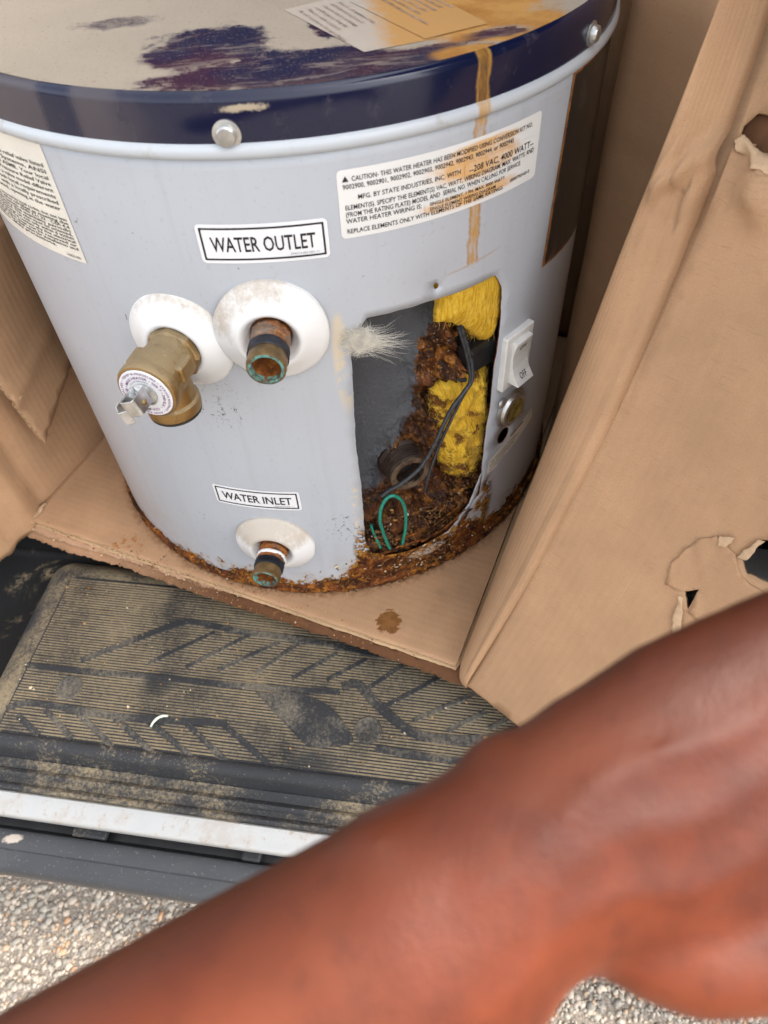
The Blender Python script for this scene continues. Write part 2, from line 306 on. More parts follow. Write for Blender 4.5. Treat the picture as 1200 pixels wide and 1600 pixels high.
MT['pad'] = mat_pad('groove_rubber', .15); MT['rib'] = mat_pad('dusty_rubber_rib', 1.25); MT['bar'] = mat_pad('smooth_dusty_rubber', .56, bar=True); MT['shoulder'] = mat_pad('dust_covered_rubber', .95)
MT['boss'] = mat_pad('dust_filled_boss', .95, bar=True); MT['rubber'] = mat_pad('dirty_rubber_trim', .62); MT['lip'] = mat_pad('bare_rubber_lip', .30)
def mat_well():
    m = M('glossy_black_plastic'); n = m.noise(14, 5, .65, None, .8); n2 = m.noise(200, 4, .7)
    d = m.mul(m.st(n, .53, .68), m.st(n2, .38, .6)); c = m.mix(m.mul(d, .8), (.008, .008, .008), (.20, .155, .095)); return m.done(c, m.mix(d, .55, .9), 0.0, m.bump(n2, .3, .001), Specular_IOR_Level=.12)
MT['well'] = mat_well()
def mat_sill():
    m = M('worn_aluminium'); n = m.noise(20, 6, .7); n2 = m.noise(160, 5, .7); c = m.mix(n, (.36, .365, .36), (.49, .485, .465))
    c = m.mix(m.mul(m.st(n, .50, .62), .35), c, (.32, .24, .17)); c = m.mix(m.mul(m.st(n2, .58, .70), .65), c, (.33, .24, .16)); c = m.mix(m.st(n2, .75, .78), c, (.05, .045, .04)); return m.done(c, m.mix(n2, .3, .5), .35, m.bump(n2, .2, .0008))
MT['sill'] = mat_sill()
def mat_bumper():
    m = M('grey_bumper_plastic'); n = m.noise(30, 6, .7); n2 = m.noise(500, 3); x = m.xyz(m.obj())
    c = m.mix(n, (.026, .0275, .031), (.042, .044, .048)); c = m.mix(m.mul(m.st(n2, .64, .72), .5), c, (.24, .22, .2))
    s = m.blob(x[0], x[1], -.3455, -.4166, .0115, .0055, m.mul(m.sub(m.noise(130, 4), .5), 1.2), .6, .9); c = m.mix(m.mul(s, .9), c, (.42, .36, .30)); return m.done(c, .5, 0.0, m.bump(n2, .2, .0006))
MT['bumper'] = mat_bumper()
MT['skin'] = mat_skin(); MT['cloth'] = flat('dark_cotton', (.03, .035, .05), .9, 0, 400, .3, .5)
def mat_stone():
    m = M('aggregate_stone'); a = m.attr('tint'); n = m.noise(300, 4)
    c = m.n('ShaderNodeValToRGB', (a,)); r = c.node.color_ramp; r.interpolation = 'CONSTANT'
    cols = [(0, (0.279, 0.258, 0.220)), (.16, (0.378, 0.331, 0.272)), (.34, (0.225, 0.215, 0.188)), (.5, (0.432, 0.361, 0.288)), (.64, (0.297, 0.284, 0.248)), (.78, (0.387, 0.275, 0.184)), (.87, (0.486, 0.430, 0.360)), (.95, (.46, .25, .12)), (.98, (.13, .12, .12))]
    r.elements[0].position = 0; r.elements[0].color = (*cols[0][1], 1); r.elements[1].position = cols[1][0]; r.elements[1].color = (*cols[1][1], 1)
    for p_, k in cols[2:]: e = r.elements.new(p_); e.color = (*k, 1)
    return m.done(m.mix(m.mul(m.st(n, .4, .7), .35), m.mix(.18, c, (.38, .29, .22)), (.2, .18, .15)), .8, 0.0, m.bump(n, .3, .001))
MT['stone'] = mat_stone()
MT['asphalt'] = flat('asphalt_binder', (.23, .195, .16), .9, 0, 300, .5, .8)
MT['scrap'] = flat('pale_green_white_plastic', (.62, .66, .55), .5, 0, 100, .1, .1)
def mat_crumb():
    m = M('crumb'); a = m.attr('tint'); c = m.n('ShaderNodeValToRGB', (a,)); r = c.node.color_ramp; r.elements[0].color = (.10, .04, .015, 1); r.elements[1].color = (.62, .52, .36, 1); e = r.elements.new(.5); e.color = (.34, .17, .04, 1); return m.done(c, .9)
MT['crumb'] = mat_crumb()

# ------------------------------------------------------------------ mesh helpers
def link(o, parent=None):
    scene.collection.objects.link(o)
    if parent:
        o.parent = parent
        if parent.type == 'EMPTY': o.matrix_parent_inverse = Matrix.Translation(parent.location).inverted()
        else: o.matrix_parent_inverse = parent_world(parent).inverted()
    return o
def parent_world(o): return Matrix.Identity(4)
def mk(name, verts, faces, mat, parent=None, smooth=True, uvs=None, attrs=None, sharp=None):
    me = bpy.data.meshes.new(name); me.from_pydata([tuple(v) for v in verts], [], faces)
    if uvs is not None:
        ul = me.uv_layers.new(name='UVMap'); li = np.empty(len(me.loops), dtype=np.int32); me.loops.foreach_get('vertex_index', li)
        ul.data.foreach_set('uv', np.asarray(uvs, dtype=np.float32)[li].ravel())
    for k, v in (attrs or {}).items():
        a = me.attributes.new(k, 'FLOAT', 'POINT'); a.data.foreach_set('value', np.asarray(v, dtype=np.float32))
    me.materials.append(mat)
    if smooth: me.polygons.foreach_set('use_smooth', [True]*len(me.polygons))
    if sharp: me.set_sharp_from_angle(angle=R(sharp))
    me.update(); return link(bpy.data.objects.new(name, me), parent)
def empty(name, label, cat, loc=(0, 0, 0)):
    o = bpy.data.objects.new(name, None); o.location = loc; o.empty_display_size = .1; scene.collection.objects.link(o); o['label'] = label; o['category'] = cat; return o
def mod(o, t, **kw):
    m = o.modifiers.new(t.lower(), t)
    for k, v in kw.items(): setattr(m, k, v)
    return o
def inpoly(px, py, poly):
    px, py = np.asarray(px), np.asarray(py); c = np.zeros(px.shape, bool); n = len(poly)
    for i in range(n):
        x1, y1 = poly[i]; x2, y2 = poly[i-1]
        k = ((y1 > py) != (y2 > py)); 
        if y1 != y2: c ^= k & (px < (x2-x1)*(py-y1)/(y2-y1)+x1)
    return c
def jag(pts, step, amp, closed=True, seed=0, sl=1.0):
    """resample a line and push it about like a tear; sl scales the noise frequency"""
    out = []; n = len(pts)
    for i in range(n if closed else n-1):
        a = Vector(pts[i]); b = Vector(pts[(i+1) % n]); L = (b-a).length; k = max(1, int(L/step)); d = (b-a).normalized(); pr = Vector((-d.y, d.x))
        for j in range(k):
            p = a.lerp(b, j/k); q = p/step*.37*sl
            o = noise.noise(Vector((q.x, q.y, seed*7.3+1.7)))*amp+noise.noise(Vector((q.x*3.1, q.y*3.1, seed*3.1+9)))*amp*.6
            out.append(tuple(p+pr*o))
    if not closed: out.append(tuple(pts[-1]))
    return out
def dens(pts, step, closed=True): return jag(pts, step, 0, closed)
def sheet(name, outline, step, fn, mat, parent=None, holes=(), thick=0, edge=None, extra_attr=None, offset=-1.0):
    """triangulated sheet in (u,v) with real holes, mapped to space by fn; uv in metres"""
    V = []; E = []
    for lp in [outline, *holes]:
        s = len(V); V += [Vector(p) for p in lp]; n = len(lp); E += [(s+i, s+(i+1) % n) for i in range(n)]
    o = np.array([tuple(p) for p in outline]); lo, hi = o.min(0), o.max(0)
    gx = np.arange(lo[0]+step/2, hi[0], step); gy = np.arange(lo[1]+step/2, hi[1], step)
    if len(gx) and len(gy):
        X, Y = np.meshgrid(gx, gy); X = X+(np.arange(len(gy)) % 2)[:, None]*step*.5; X, Y = X.ravel(), Y.ravel()
        k = inpoly(X, Y, outline)
        for h in holes: k &= ~inpoly(X, Y, h)
        bd = np.array([tuple(p) for p in V])
        P = np.stack([X[k], Y[k]], 1)
        if len(P):
            keep = np.ones(len(P), bool)
            for c in range(0, len(P), 2000): keep[c:c+2000] = (np.linalg.norm(P[c:c+2000, None]-bd[None], axis=2).min(1) > step*.35)
            V += [Vector(p) for p in P[keep]]
    vv, ee, ff, *_ = delaunay_2d_cdt(V, E, [], 0, 1e-7)
    c = np.array([[sum(vv[i].x for i in f)/len(f), sum(vv[i].y for i in f)/len(f)] for f in ff]); k = inpoly(c[:, 0], c[:, 1], outline)
    for h in holes: k &= ~inpoly(c[:, 0], c[:, 1], h)
    F = [f for f, q in zip(ff, k) if q]
    uv = [(v.x, v.y) for v in vv]; P = [fn(v.x, v.y) for v in vv]
    at = {kk: [g(v.x, v.y) for v in vv] for kk, g in (extra_attr or {}).items()}
    ob = mk(name, P, F, mat, parent, True, uv, at)
    if thick:
        if edge: ob.data.materials.append(edge)
        mod(ob, 'SOLIDIFY', thickness=thick, offset=offset, material_offset_rim=1 if edge else 0)
    return ob
def grid(name, us, vs, fn, mat, parent=None, attr=None, flip=False, usc=1.0):
    nu, nv = len(us), len(vs); P = []; A = []; UV = []
    for v in vs:
        for u in us: P.append(fn(u, v)); UV.append((u*usc, v)); A.append(attr(u, v) if attr else 0)
    F = [((j*nu+i), (j*nu+i+1), ((j+1)*nu+i+1), ((j+1)*nu+i)) for j in range(nv-1) for i in range(nu-1)]
    if flip: F = [f[::-1] for f in F]
    return mk(name, P, F, mat, parent, True, UV, {'crust': A, 'burn': A} if attr else None)
def frame(axis, up=(0, 0, 1)):
    a = Vector(axis).normalized(); x = Vector(up).cross(a)
    if x.length < 1e-4: x = Vector((1, 0, 0))
    x.normalize(); return x, a.cross(x), a       # right, up, axis
def lathe(name, prof, origin, axis, mat, parent=None, seg=48, attr=None, sharp=35, up=(0, 0, 1), wob=None):
    x, y, a = frame(axis, up); P = []; A = []; UV = []; o = Vector(origin); n = len(prof)
    for i in range(seg):
        t = 2*math.pi*i/seg; d = x*math.cos(t)+y*math.sin(t)
        for r, h in prof:
            k = wob(t, r, h) if wob else 0
            P.append(o+d*(r+k)+a*h); UV.append((t*max(r, .001), h)); A.append(attr(t, r, h) if attr else 0)
    F = [(i*n+j, ((i+1) % seg)*n+j, ((i+1) % seg)*n+j+1, i*n+j+1) for i in range(seg) for j in range(n-1)]
    return mk(name, P, F, mat, parent, True, UV, {'grime': A, 'along': A}, sharp)
def tube_data(pts, rad, seg=8, up=(0, 0, 1)):
    V = []; F = []; n = len(pts); prev = None
    for i, p in enumerate(pts):
        p = Vector(p); t = (Vector(pts[min(i+1, n-1)])-Vector(pts[max(i-1, 0)])).normalized()
        if prev is None: x = t.orthogonal().normalized()
        else: x = (prev-t*prev.dot(t)).normalized()
        prev = x; y = t.cross(x); r = rad[i] if hasattr(rad, '__len__') else rad
        V += [p+(x*math.cos(2*math.pi*k/seg)+y*math.sin(2*math.pi*k/seg))*r for k in range(seg)]
    F = [(i*seg+k, i*seg+(k+1) % seg, (i+1)*seg+(k+1) % seg, (i+1)*seg+k) for i in range(n-1) for k in range(seg)]
    F += [tuple(range(seg))[::-1], tuple((n-1)*seg+k for k in range(seg))]; return V, F
def smooth_line(pts, sub=6):
    out = []; P = [Vector(p) for p in pts]; n = len(P)
    for i in range(n-1):
        a, b, c, d = P[max(i-1, 0)], P[i], P[i+1], P[min(i+2, n-1)]
        for k in range(sub):
            t = k/sub; out.append(.5*((2*b)+(c-a)*t+(2*a-5*b+4*c-d)*t*t+(3*b-a-3*c+d)*t**3))
    return out+[P[-1]]
def tube(name, pts, rad, mat, parent=None, seg=10, sub=6):
    q = smooth_line(pts, sub) if sub else pts
    if hasattr(rad, '__len__'): rad = list(np.interp(np.linspace(0, 1, len(q)), np.linspace(0, 1, len(rad)), rad))
    V, F = tube_data(q, rad, seg); return mk(name, V, F, mat, parent, True, None, None, 50)
def boxo(name, c, ax, ay, az, sx, sy, sz, mat, parent=None, bev=.001, seg=2):
    c, ax, ay, az = map(Vector, (c, ax, ay, az)); bm = bmesh.new(); bmesh.ops.create_cube(bm, size=1)
    for v in bm.verts: v.co = c+ax*v.co.x*sx+ay*v.co.y*sy+az*v.co.z*sz
    bmesh.ops.recalc_face_normals(bm, faces=bm.faces)
    me = bpy.data.meshes.new(name); bm.to_mesh(me); bm.free(); me.materials.append(mat); o = link(bpy.data.objects.new(name, me), parent)
    if bev: mod(o, 'BEVEL', width=bev, segments=seg, limit_method='ANGLE')
    return o
def extrude(name, prof, A, B, up, mat, parent=None, sharp=40):
    """prof: list of points fn(t)->(Vector) at both ends"""
    n = len(prof); P = [A(p) for p in prof]+[B(p) for p in prof]; F = [(i, i+1, n+i+1, n+i) for i in range(n-1)]; return mk(name, P, F, mat, parent, True, None, None, sharp)
def text_mesh(txt, size, align='LEFT', bold=0.0, space=1.0, xs=1.0):
    cu = bpy.data.curves.new('t', 'FONT'); cu.body = txt; cu.size = size; cu.align_x = align; cu.resolution_u = 2; cu.offset = bold; cu.space_character = space
    o = bpy.data.objects.new('t', cu); scene.collection.objects.link(o); bpy.context.view_layer.update()
    me = bpy.data.meshes.new_from_object(o.evaluated_get(bpy.context.evaluated_depsgraph_get())); bpy.data.objects.remove(o); bpy.data.curves.remove(cu)
    V = [(v.co.x*xs, v.co.y) for v in me.vertices]; F = [tuple(p.vertices) for p in me.polygons]; bpy.data.meshes.remove(me); return V, F
def lettering(items, fn, mat, parent, name='lettering'):
    """items: (text, x, y, size, align, bold, xscale); fn(x,y)->space"""
    V = []; F = []
    for t, x, y, s, al, bo, xs in items:
        v, f = text_mesh(t, s, al, bo, 1.0, xs); k = len(V); V += [fn(x+a, y+b) for a, b in v]; F += [tuple(i+k for i in q) for q in f]
    return mk(name, V, F, mat, parent, False)
def rrect(x0, y0, x1, y1, r, n=4):
    out = []
    for cx, cy, a0 in ((x1-r, y0+r, -90), (x1-r, y1-r, 0), (x0+r, y1-r, 90), (x0+r, y0+r, 180)):
        for i in range(n+1): t = R(a0+90*i/n); out.append((cx+r*math.cos(t), cy+r*math.sin(t)))
    return out
UP = Vector((0, 0, 1))
def cyl(u, v, r=RH): p = u/RH; return Vector((r*math.sin(p), -r*math.cos(p), v))
def cylf(off): return lambda u, v: cyl(u, v, RH+off)
def pz(phi, z, r=RH): t = R(phi); return Vector((r*math.sin(t), -r*math.cos(t), z))
def radial(phi): t = R(phi); return Vector((math.sin(t), -math.cos(t), 0)), Vector((math.cos(t), math.sin(t), 0))
def fr(x, y, z, o=4): return noise.fractal(Vector((x, y, z)), 1.0, 2.0, o)
def sst(x, a, b): t = min(1, max(0, (x-a)/(b-a))); return t*t*(3-2*t)
ICO = None
def stones(name, pos, size, mat, parent=None, flatz=.6, tint=None, sub=1):
    """one mesh of many faceted pebbles"""
    bm = bmesh.new(); bmesh.ops.create_icosphere(bm, subdivisions=sub, radius=1); bv = np.array([v.co[:] for v in bm.verts]); bf = np.array([[v.index for v in f.verts] for f in bm.faces]); bm.free()
    N = len(pos); nv = len(bv); pos = np.asarray(pos); size = np.asarray(size)
    j = 1+rng.uniform(-.28, .28, (N, nv, 1)); V = bv[None]*j; V = V*np.stack([rng.uniform(.75, 1.35, N), rng.uniform(.7, 1.1, N), rng.uniform(flatz*.8, flatz*1.25, N)], 1)[:, None]
    t = rng.uniform(0, 6.28, N); c, s = np.cos(t)[:, None], np.sin(t)[:, None]; V = np.stack([V[..., 0]*c-V[..., 1]*s, V[..., 0]*s+V[..., 1]*c, V[..., 2]], -1)
    V = V*size[:, None, None]+pos[:, None]; F = bf[None]+(np.arange(N)*nv)[:, None, None]
    me = bpy.data.meshes.new(name); me.vertices.add(N*nv); me.vertices.foreach_set('co', V.astype(np.float32).ravel()); nf = N*len(bf)
    me.loops.add(nf*3); me.loops.foreach_set('vertex_index', F.astype(np.int32).ravel()); me.polygons.add(nf); me.polygons.foreach_set('loop_start', np.arange(nf, dtype=np.int32)*3)
    me.update(calc_edges=True); a = me.attributes.new('tint', 'FLOAT', 'POINT'); tt = rng.uniform(0, 1, N) if tint is None else tint; a.data.foreach_set('value', np.repeat(tt, nv).astype(np.float32))
    me.materials.append(mat); return link(bpy.data.objects.new(name, me), parent)

EV, NV = Vector((.8674, -.4976, 0)), Vector((.4976, .8674, 0))        # box axes: to the right along its front, and to the back
def EN(e, n, z): return EV*e+NV*n+Vector((0, 0, z))
AV, BV = Vector((.9627, -.2705, 0)), Vector((.2705, .9627, 0))        # van axes: along the sill, and inwards
def AB(a, b, z): return AV*a+BV*b+Vector((0, 0, z))

# ================================================================== ground
g = mk('ground', [(-60, -60, -.5), (60, -60, -.5), (60, 60, -.5), (-60, 60, -.5)], [(0, 1, 2, 3)], MT['asphalt'], None, False); g['kind'] = 'structure'; g['label'] = 'exposed aggregate paving below the van sill'
N = 60000; aa = rng.uniform(-.95, 1.0, N); bb = rng.uniform(-1.10, -.32, N); sz = rng.choice([.0020, .0028, .0036, .0048, .0060], N, p=[.28, .34, .22, .12, .04])
pos = np.stack([aa*AV.x+bb*BV.x, aa*AV.y+bb*BV.y, -.5+sz*.12], 1)
g2 = stones('gravel', pos, sz, MT['stone'], None, .65); g2['kind'] = 'stuff'; g2['label'] = 'pale mixed pebbles set in the paving below the van'

# ================================================================== van: floor, step well, step pad, sill, bumper trim
van = empty('van', 'van side entry with dusty ribbed black rubber step pad and silver sill strip', 'van', (0, 0, -.5))
A0, A1 = -.95, .95
def ext(name, prof, mat, a0=A0, a1=A1, sub=1, dis=None, sharp=40):
    n = max(2, sub+1); P = []; F = []; k = len(prof)
    for i in range(n):
        a = a0+(a1-a0)*i/(n-1)
        for j, (b, z) in enumerate(prof): d = dis(a, j) if dis else 0; P.append(AB(a, b, z+d))
    F = [(i*k+j, (i+1)*k+j, (i+1)*k+j+1, i*k+j+1) for i in range(n-1) for j in range(k-1)]
    return mk(name, P, F, mat, van, True, None, None, sharp)
def arc(cb, cz, r, a0, a1, n=6): return [(cb+r*math.cos(R(a0+(a1-a0)*i/n)), cz+r*math.sin(R(a0+(a1-a0)*i/n))) for i in range(n+1)]
ext('floor', [(1.0, -.009), (-.170, -.009)]+arc(-.170, -.021, .012, 90, 180)+[(-.196, -.045)]+arc(-.204, -.05, .008, 0, -90, 4)+[(-.43, -.058)], MT['well'], sub=60)
zt = -.043
def pad_pts():
    rr = lambda x0, y0, x1, y1, r: rrect(x0, y0, x1, y1, r, 6)
    rings = [(-.290, -.205, -.058, .022), (-.283, -.212, -.050, .020), (-.272, -.220, -.0445, .016), (-.262, -.228, zt, .012)]
    V = []; F = []; n = 0
    for a, b, z, r in rings:
        p = rr(a, -.416, .90, b, r); n = len(p); V += [AB(x, y, z) for x, y in p]
    for k in range(3): F += [(k*n+i, k*n+(i+1) % n, (k+1)*n+(i+1) % n, (k+1)*n+i) for i in range(n)]
    F.append(tuple(3*n+i for i in range(n))); return V, F
V, F = pad_pts(); pad = mk('step_pad', V, F, MT['shoulder'], van, True, None, None, 60)
# fine ribs: one joined part
V = []; F = []; b = -.236
while b > -.412:
    h = .0013; wd = .00098; zz = zt-.0002; k = len(V); segs = 40
    for i in range(segs+1):
        a = -.256+(.86+.256)*i/segs; w_ = .00045*noise.noise(Vector((a*30, b*300, 0))); h = .0013*(.55+.6*noise.noise(Vector((a*22, b*40, 7)))+.45)*.9
        for db, dz in ((-wd, 0), (-wd*.62, h), (wd*.62, h), (wd, 0)): V.append(AB(a, b+db+w_, zz+dz))
    F += [(k+i*4+j, k+(i+1)*4+j, k+(i+1)*4+j+1, k+i*4+j+1) for i in range(segs) for j in range(3)]
    b -= .0030
rb = mk('fine_rib', V, F, MT['rib'], pad, False); rb['kind'] = 'stuff'
top = rrect(-.258, -.413, .88, -.232, .01)
mk('rib_bed', [AB(x, y, zt+.0002) for x, y in top], [tuple(range(len(top)))], MT['pad'], pad, False)
def strip_poly(pts, w_):
    P = [Vector(p) for p in pts]; n = len(P); Lf, Rt = [], []
    for i in range(n):
        t = (P[min(i+1, n-1)]-P[max(i-1, 0)]).normalized(); q = Vector((-t.y, t.x)); Lf.append(P[i]+q*w_/2); Rt.append(P[i]-q*w_/2)
    return [tuple(p) for p in Lf+Rt[::-1]]
def raised(name, poly, h, mat, parent):
    n = len(poly); c = Vector((sum(p[0] for p in poly)/n, sum(p[1] for p in poly)/n)); V = [AB(x, y, zt) for x, y in poly]
    # inset top ring
    P = [Vector(p) for p in poly]; ins = []
    for i in range(n):
        t = (P[(i+1) % n]-P[i-1]).normalized(); q = Vector((-t.y, t.x)); ins.append(P[i]+q*.0011*(1 if area2(poly) > 0 else -1))
    V += [AB(p.x, p.y, zt+h) for p in ins]; F = [(i, (i+1) % n, n+(i+1) % n, n+i) for i in range(n)]+[tuple(n+i for i in range(n))]
    if area2(poly) < 0: F = [f[::-1] for f in F]
    return mk(name, V, F, mat, parent, False)
def area2(p): return sum(p[i-1][0]*p[i][1]-p[i][0]*p[i-1][1] for i in range(len(p)))
def sm2(pts, s=4): return [(p.x, p.y) for p in smooth_line([(x, y, 0) for x, y in pts], s)]
bars = [([(-.205, -.3318), (-.16, -.303), (-.1137, -.2760), (-.095, -.2745), (-.0468, -.2795), (.0288, -.2819), (.1035, -.2890), (.19, -.2900), (.24, -.2890)], .0085),
        ([(-.2586, -.3433), (-.0184, -.3380), (.0662, -.3337)], .0075),
        ([(.0662, -.3287), (.0819, -.3235), (.0992, -.3384), (.1404, -.3656), (.1778, -.3679), (.2113, -.3637), (.2293, -.3565), (.262, -.338)], .011),
        ([(.1086, -.3851), (.2015, -.3878), (.4, -.389)], .0085),
        ([(-.2583, -.3907), (-.2446, -.3840), (-.2246, -.3819), (-.1424, -.3845), (-.083, -.3817), (-.036, -.3785)], .0085)]
for i, (p, w_) in enumerate(bars): raised('tread_bar', strip_poly(sm2(p), w_), .0017+.00007*i, MT['bar'], pad)
dg = [((-0.1346, -0.3263), (-0.0763, -0.2829)), ((-0.0946, -0.3259), (-0.0364, -0.2798)), ((-0.0611, -0.3254), (-0.0061, -0.2861)), ((-0.0230, -0.3250), (0.0140, -0.2850)), ((0.0150, -0.3256), (0.0550, -0.2920)), ((0.0500, -0.3228), (0.0860, -0.2950)), ((0.088, -0.3304), (0.124, -0.2969)), ((0.1113, -0.3432), (0.1604, -0.3062)), ((0.1391, -0.3544), (0.1974, -0.3185)), ((0.1724, -0.3604), (0.2076, -0.3364)), ((0.2103, -0.3532), (0.2444, -0.3303)), ((-0.2434, -0.3949), (-0.2131, -0.4126)), ((-0.2194, -0.3859), (-0.179, -0.4115)), ((-0.1857, -0.3851), (-0.1389, -0.4134)), ((-0.1463, -0.3862), (-0.0985, -0.4146)), ((-0.1121, -0.3853), (-0.0605, -0.4141)), ((-0.0748, -0.3833), (-0.0256, -0.4152)), ((-0.0403, -0.3791), (0.013, -0.4115))]
for i, (p, q) in enumerate(dg): raised('tread_bar', strip_poly([p, q], .0062 if i < 11 else .0072), .00135+.00002*(i % 5), MT['bar'], pad)
raised('tread_leaf', sm2([(-.017, -.3444), (.0063, -.3400), (.0263, -.3392), (.0575, -.3481), (.0836, -.3727), (.0832, -.3845), (.0492, -.3912), (.0283, -.3795), (-.017, -.3444)])[:-1], .0021, MT['bar'], pad)
for ca, cb in ((.0988, -.3683), (-.2039, -.3616)): lathe('boss', [(.0135, -.001), (.0132, .0016), (.0118, .0024), (.0105, .0019), (.0001, .0020)], AB(ca, cb, zt), (0, 0, 1), MT['boss'], pad, 28)
# lip and trims stepping down to the sill
ext('pad_lip', [(-.412, zt-.001)]+[(-.4135, -.0415), (-.4160, -.0404), (-.4210, -.0408), (-.4240, -.0425), (-.4265, -.0470), (-.4285, -.0535), (-.4315, -.060)], MT['lip'], -.9, .9, 80, lambda a, j: .0007*noise.noise(Vector((a*9, j*.4, 2))))
ext('rubber_trim', [(-.4312, -.0575), (-.4345, -.0582), (-.4395, -.0590), (-.4415, -.0565), (-.4440, -.0555), (-.4465, -.0568), (-.4480, -.0592), (-.4525, -.0595), (-.4545, -.0568), (-.4570, -.0560), (-.4595, -.0572), (-.4605, -.066)], MT['rubber'], sub=90, dis=lambda a, j: .0008*noise.noise(Vector((a*14, j*.3, 5))))
ext('sill_strip', [(-.4600, -.072), (-.4602, -.0615), (-.4618, -.0602), (-.4660, -.0606), (-.4775, -.0640), (-.4800, -.0662), (-.4808, -.0690), (-.4800, -.0760), (-.4700, -.080)], MT['sill'], sub=60, dis=lambda a, j: .0004*noise.noise(Vector((a*11, j*.3, 8))))
ext('sill_gap', [(-.455, -.076), (-.456, -.098), (-.50, -.104)], MT['black'])
ext('bumper_trim', [(-.4800, -.104), (-.4855, -.0925), (-.4870, -.0880), (-.4895, -.0868), (-.4990, -.0878), (-.5030, -.0895), (-.5042, -.0920), (-.5060, -.0922), (-.5150, -.0945), (-.5200, -.0985), (-.5215, -.105), (-.5180, -.135), (-.505, -.15), (-.46, -.155), (-.30, -.16), (1.0, -.16)], MT['bumper'], sub=40, dis=lambda a, j: .0004*noise.noise(Vector((a*8, j*.3, 12))))
for a_, w_ in ((-.150, .034), (.006, .018)): boxo('clip', AB(a_, -.4800, -.0900), AV, BV, (0, 0, 1), w_, .010, .006, MT['lip'], van, .002)
boxo('added_shade_roof', AB(1.45, .43, 1.32), AV, BV, (0, 0, 1), 2.2, 1.94, .05, MT['bumper'], van, .01)  # unseen slab, added to keep the sun off heater and box
boxo('added_shade_roof', AB(-.90, .90, 1.32), AV, BV, (0, 0, 1), 2.49, 1.0, .05, MT['bumper'], van, .01)  # unseen slab, added to give the lid something dark to reflect
boxo('added_shade_panel', AB(.6, 1.38, .57), AV, BV, (0, 0, 1), 4.0, .04, 1.42, MT['bumper'], van, .01)  # unseen back wall, made tall to darken the lid's reflection
boxo('added_shade_panel', AB(1.02, .46, .57), AV, BV, (0, 0, 1), .04, 1.80, 1.40, MT['bumper'], van, .01)  # unseen wall, added to block light from the right and back
# pillar seen through the tear at the right
boxo('door_pillar', AB(.66, -.30, .42), AV, BV, (0, 0, 1), .10, .40, .90, MT['black'], van, .02, 3)

boxo('trim_bar', AB(.505, -.290, .158), AV, BV, (0, 0, 1), .26, .030, .014, MT['sill'], van, .002)

# ================================================================== cardboard box
box = empty('cardboard_box', 'torn open brown corrugated cardboard box standing round the water heater', 'cardboard box')
TH = .0045
def wob(u, v, s, amp, k): return amp*noise.noise(Vector((u*s, v*s, k)))
# floor
fl = [(-.2515, -.261)]+[(p[0], p[1]) for p in jag([(-.2515, -.261), (.2475, -.2615)], .004, .0009, False, 3)][1:]+[(.2475, .253), (-.2515, .253)]
def f_floor(e, n): 
    z = .5*wob(e, n, 22, .0012, 1)*sst(math.hypot(e, n), .25, .27)+.0025*sst(-e, .235, .2515)*sst(-n, .20, .26)
    cr = .0012*math.exp(-((e+.205+.35*(n+.2))/.006)**2)*sst(-n, .05, .12)
    return EN(e, n, -.0002+z+cr)
bf = sheet('bottom_panel', dens(fl[:1], .01) if 0 else fl, .012, f_floor, MT['card_floor'], box, (), .0009, MT['card_edge'])
# corrugated core showing along the front edge
def flute(name, path, across, up, h, wl, mat, parent, depth=.005):
    q = path; V = []; F = []; L = 0
    for i, p in enumerate(q):
        if i: L += (q[i]-q[i-1]).length
        z = math.sin(L/wl*2*math.pi)*h/2+.0003*noise.noise(Vector((L*300, 0, 3)))
        V += [p+up*z, p+up*z+across*depth]
    F = [(2*i, 2*i+2, 2*i+3, 2*i+1) for i in range(len(q)-1)]; o = mk(name, V, F, mat, parent, True); mod(o, 'SOLIDIFY', thickness=.0004, offset=0); return o
pth = [EN(-.2515+.499*i/900, -.2612+.0012*noise.noise(Vector((i*.05, 3, 1))), -.0031) for i in range(901)]
flute('corrugated_core', pth, NV, Vector((0, 0, 1)), .0034, .0068, MT['card_edge'], box, .02)
lo_ = jag([(-.2515, -.2625), (.2475, -.2630)], .004, .0012, False, 8)+[(.2640, -.20), (.2640, .25), (.2475, .25), (.2475, -.20), (-.2515, -.20)]
sheet('lower_liner', lo_, .02, lambda e, n: EN(e, n, -.0056), MT['card_edge'], box, (), .0008)
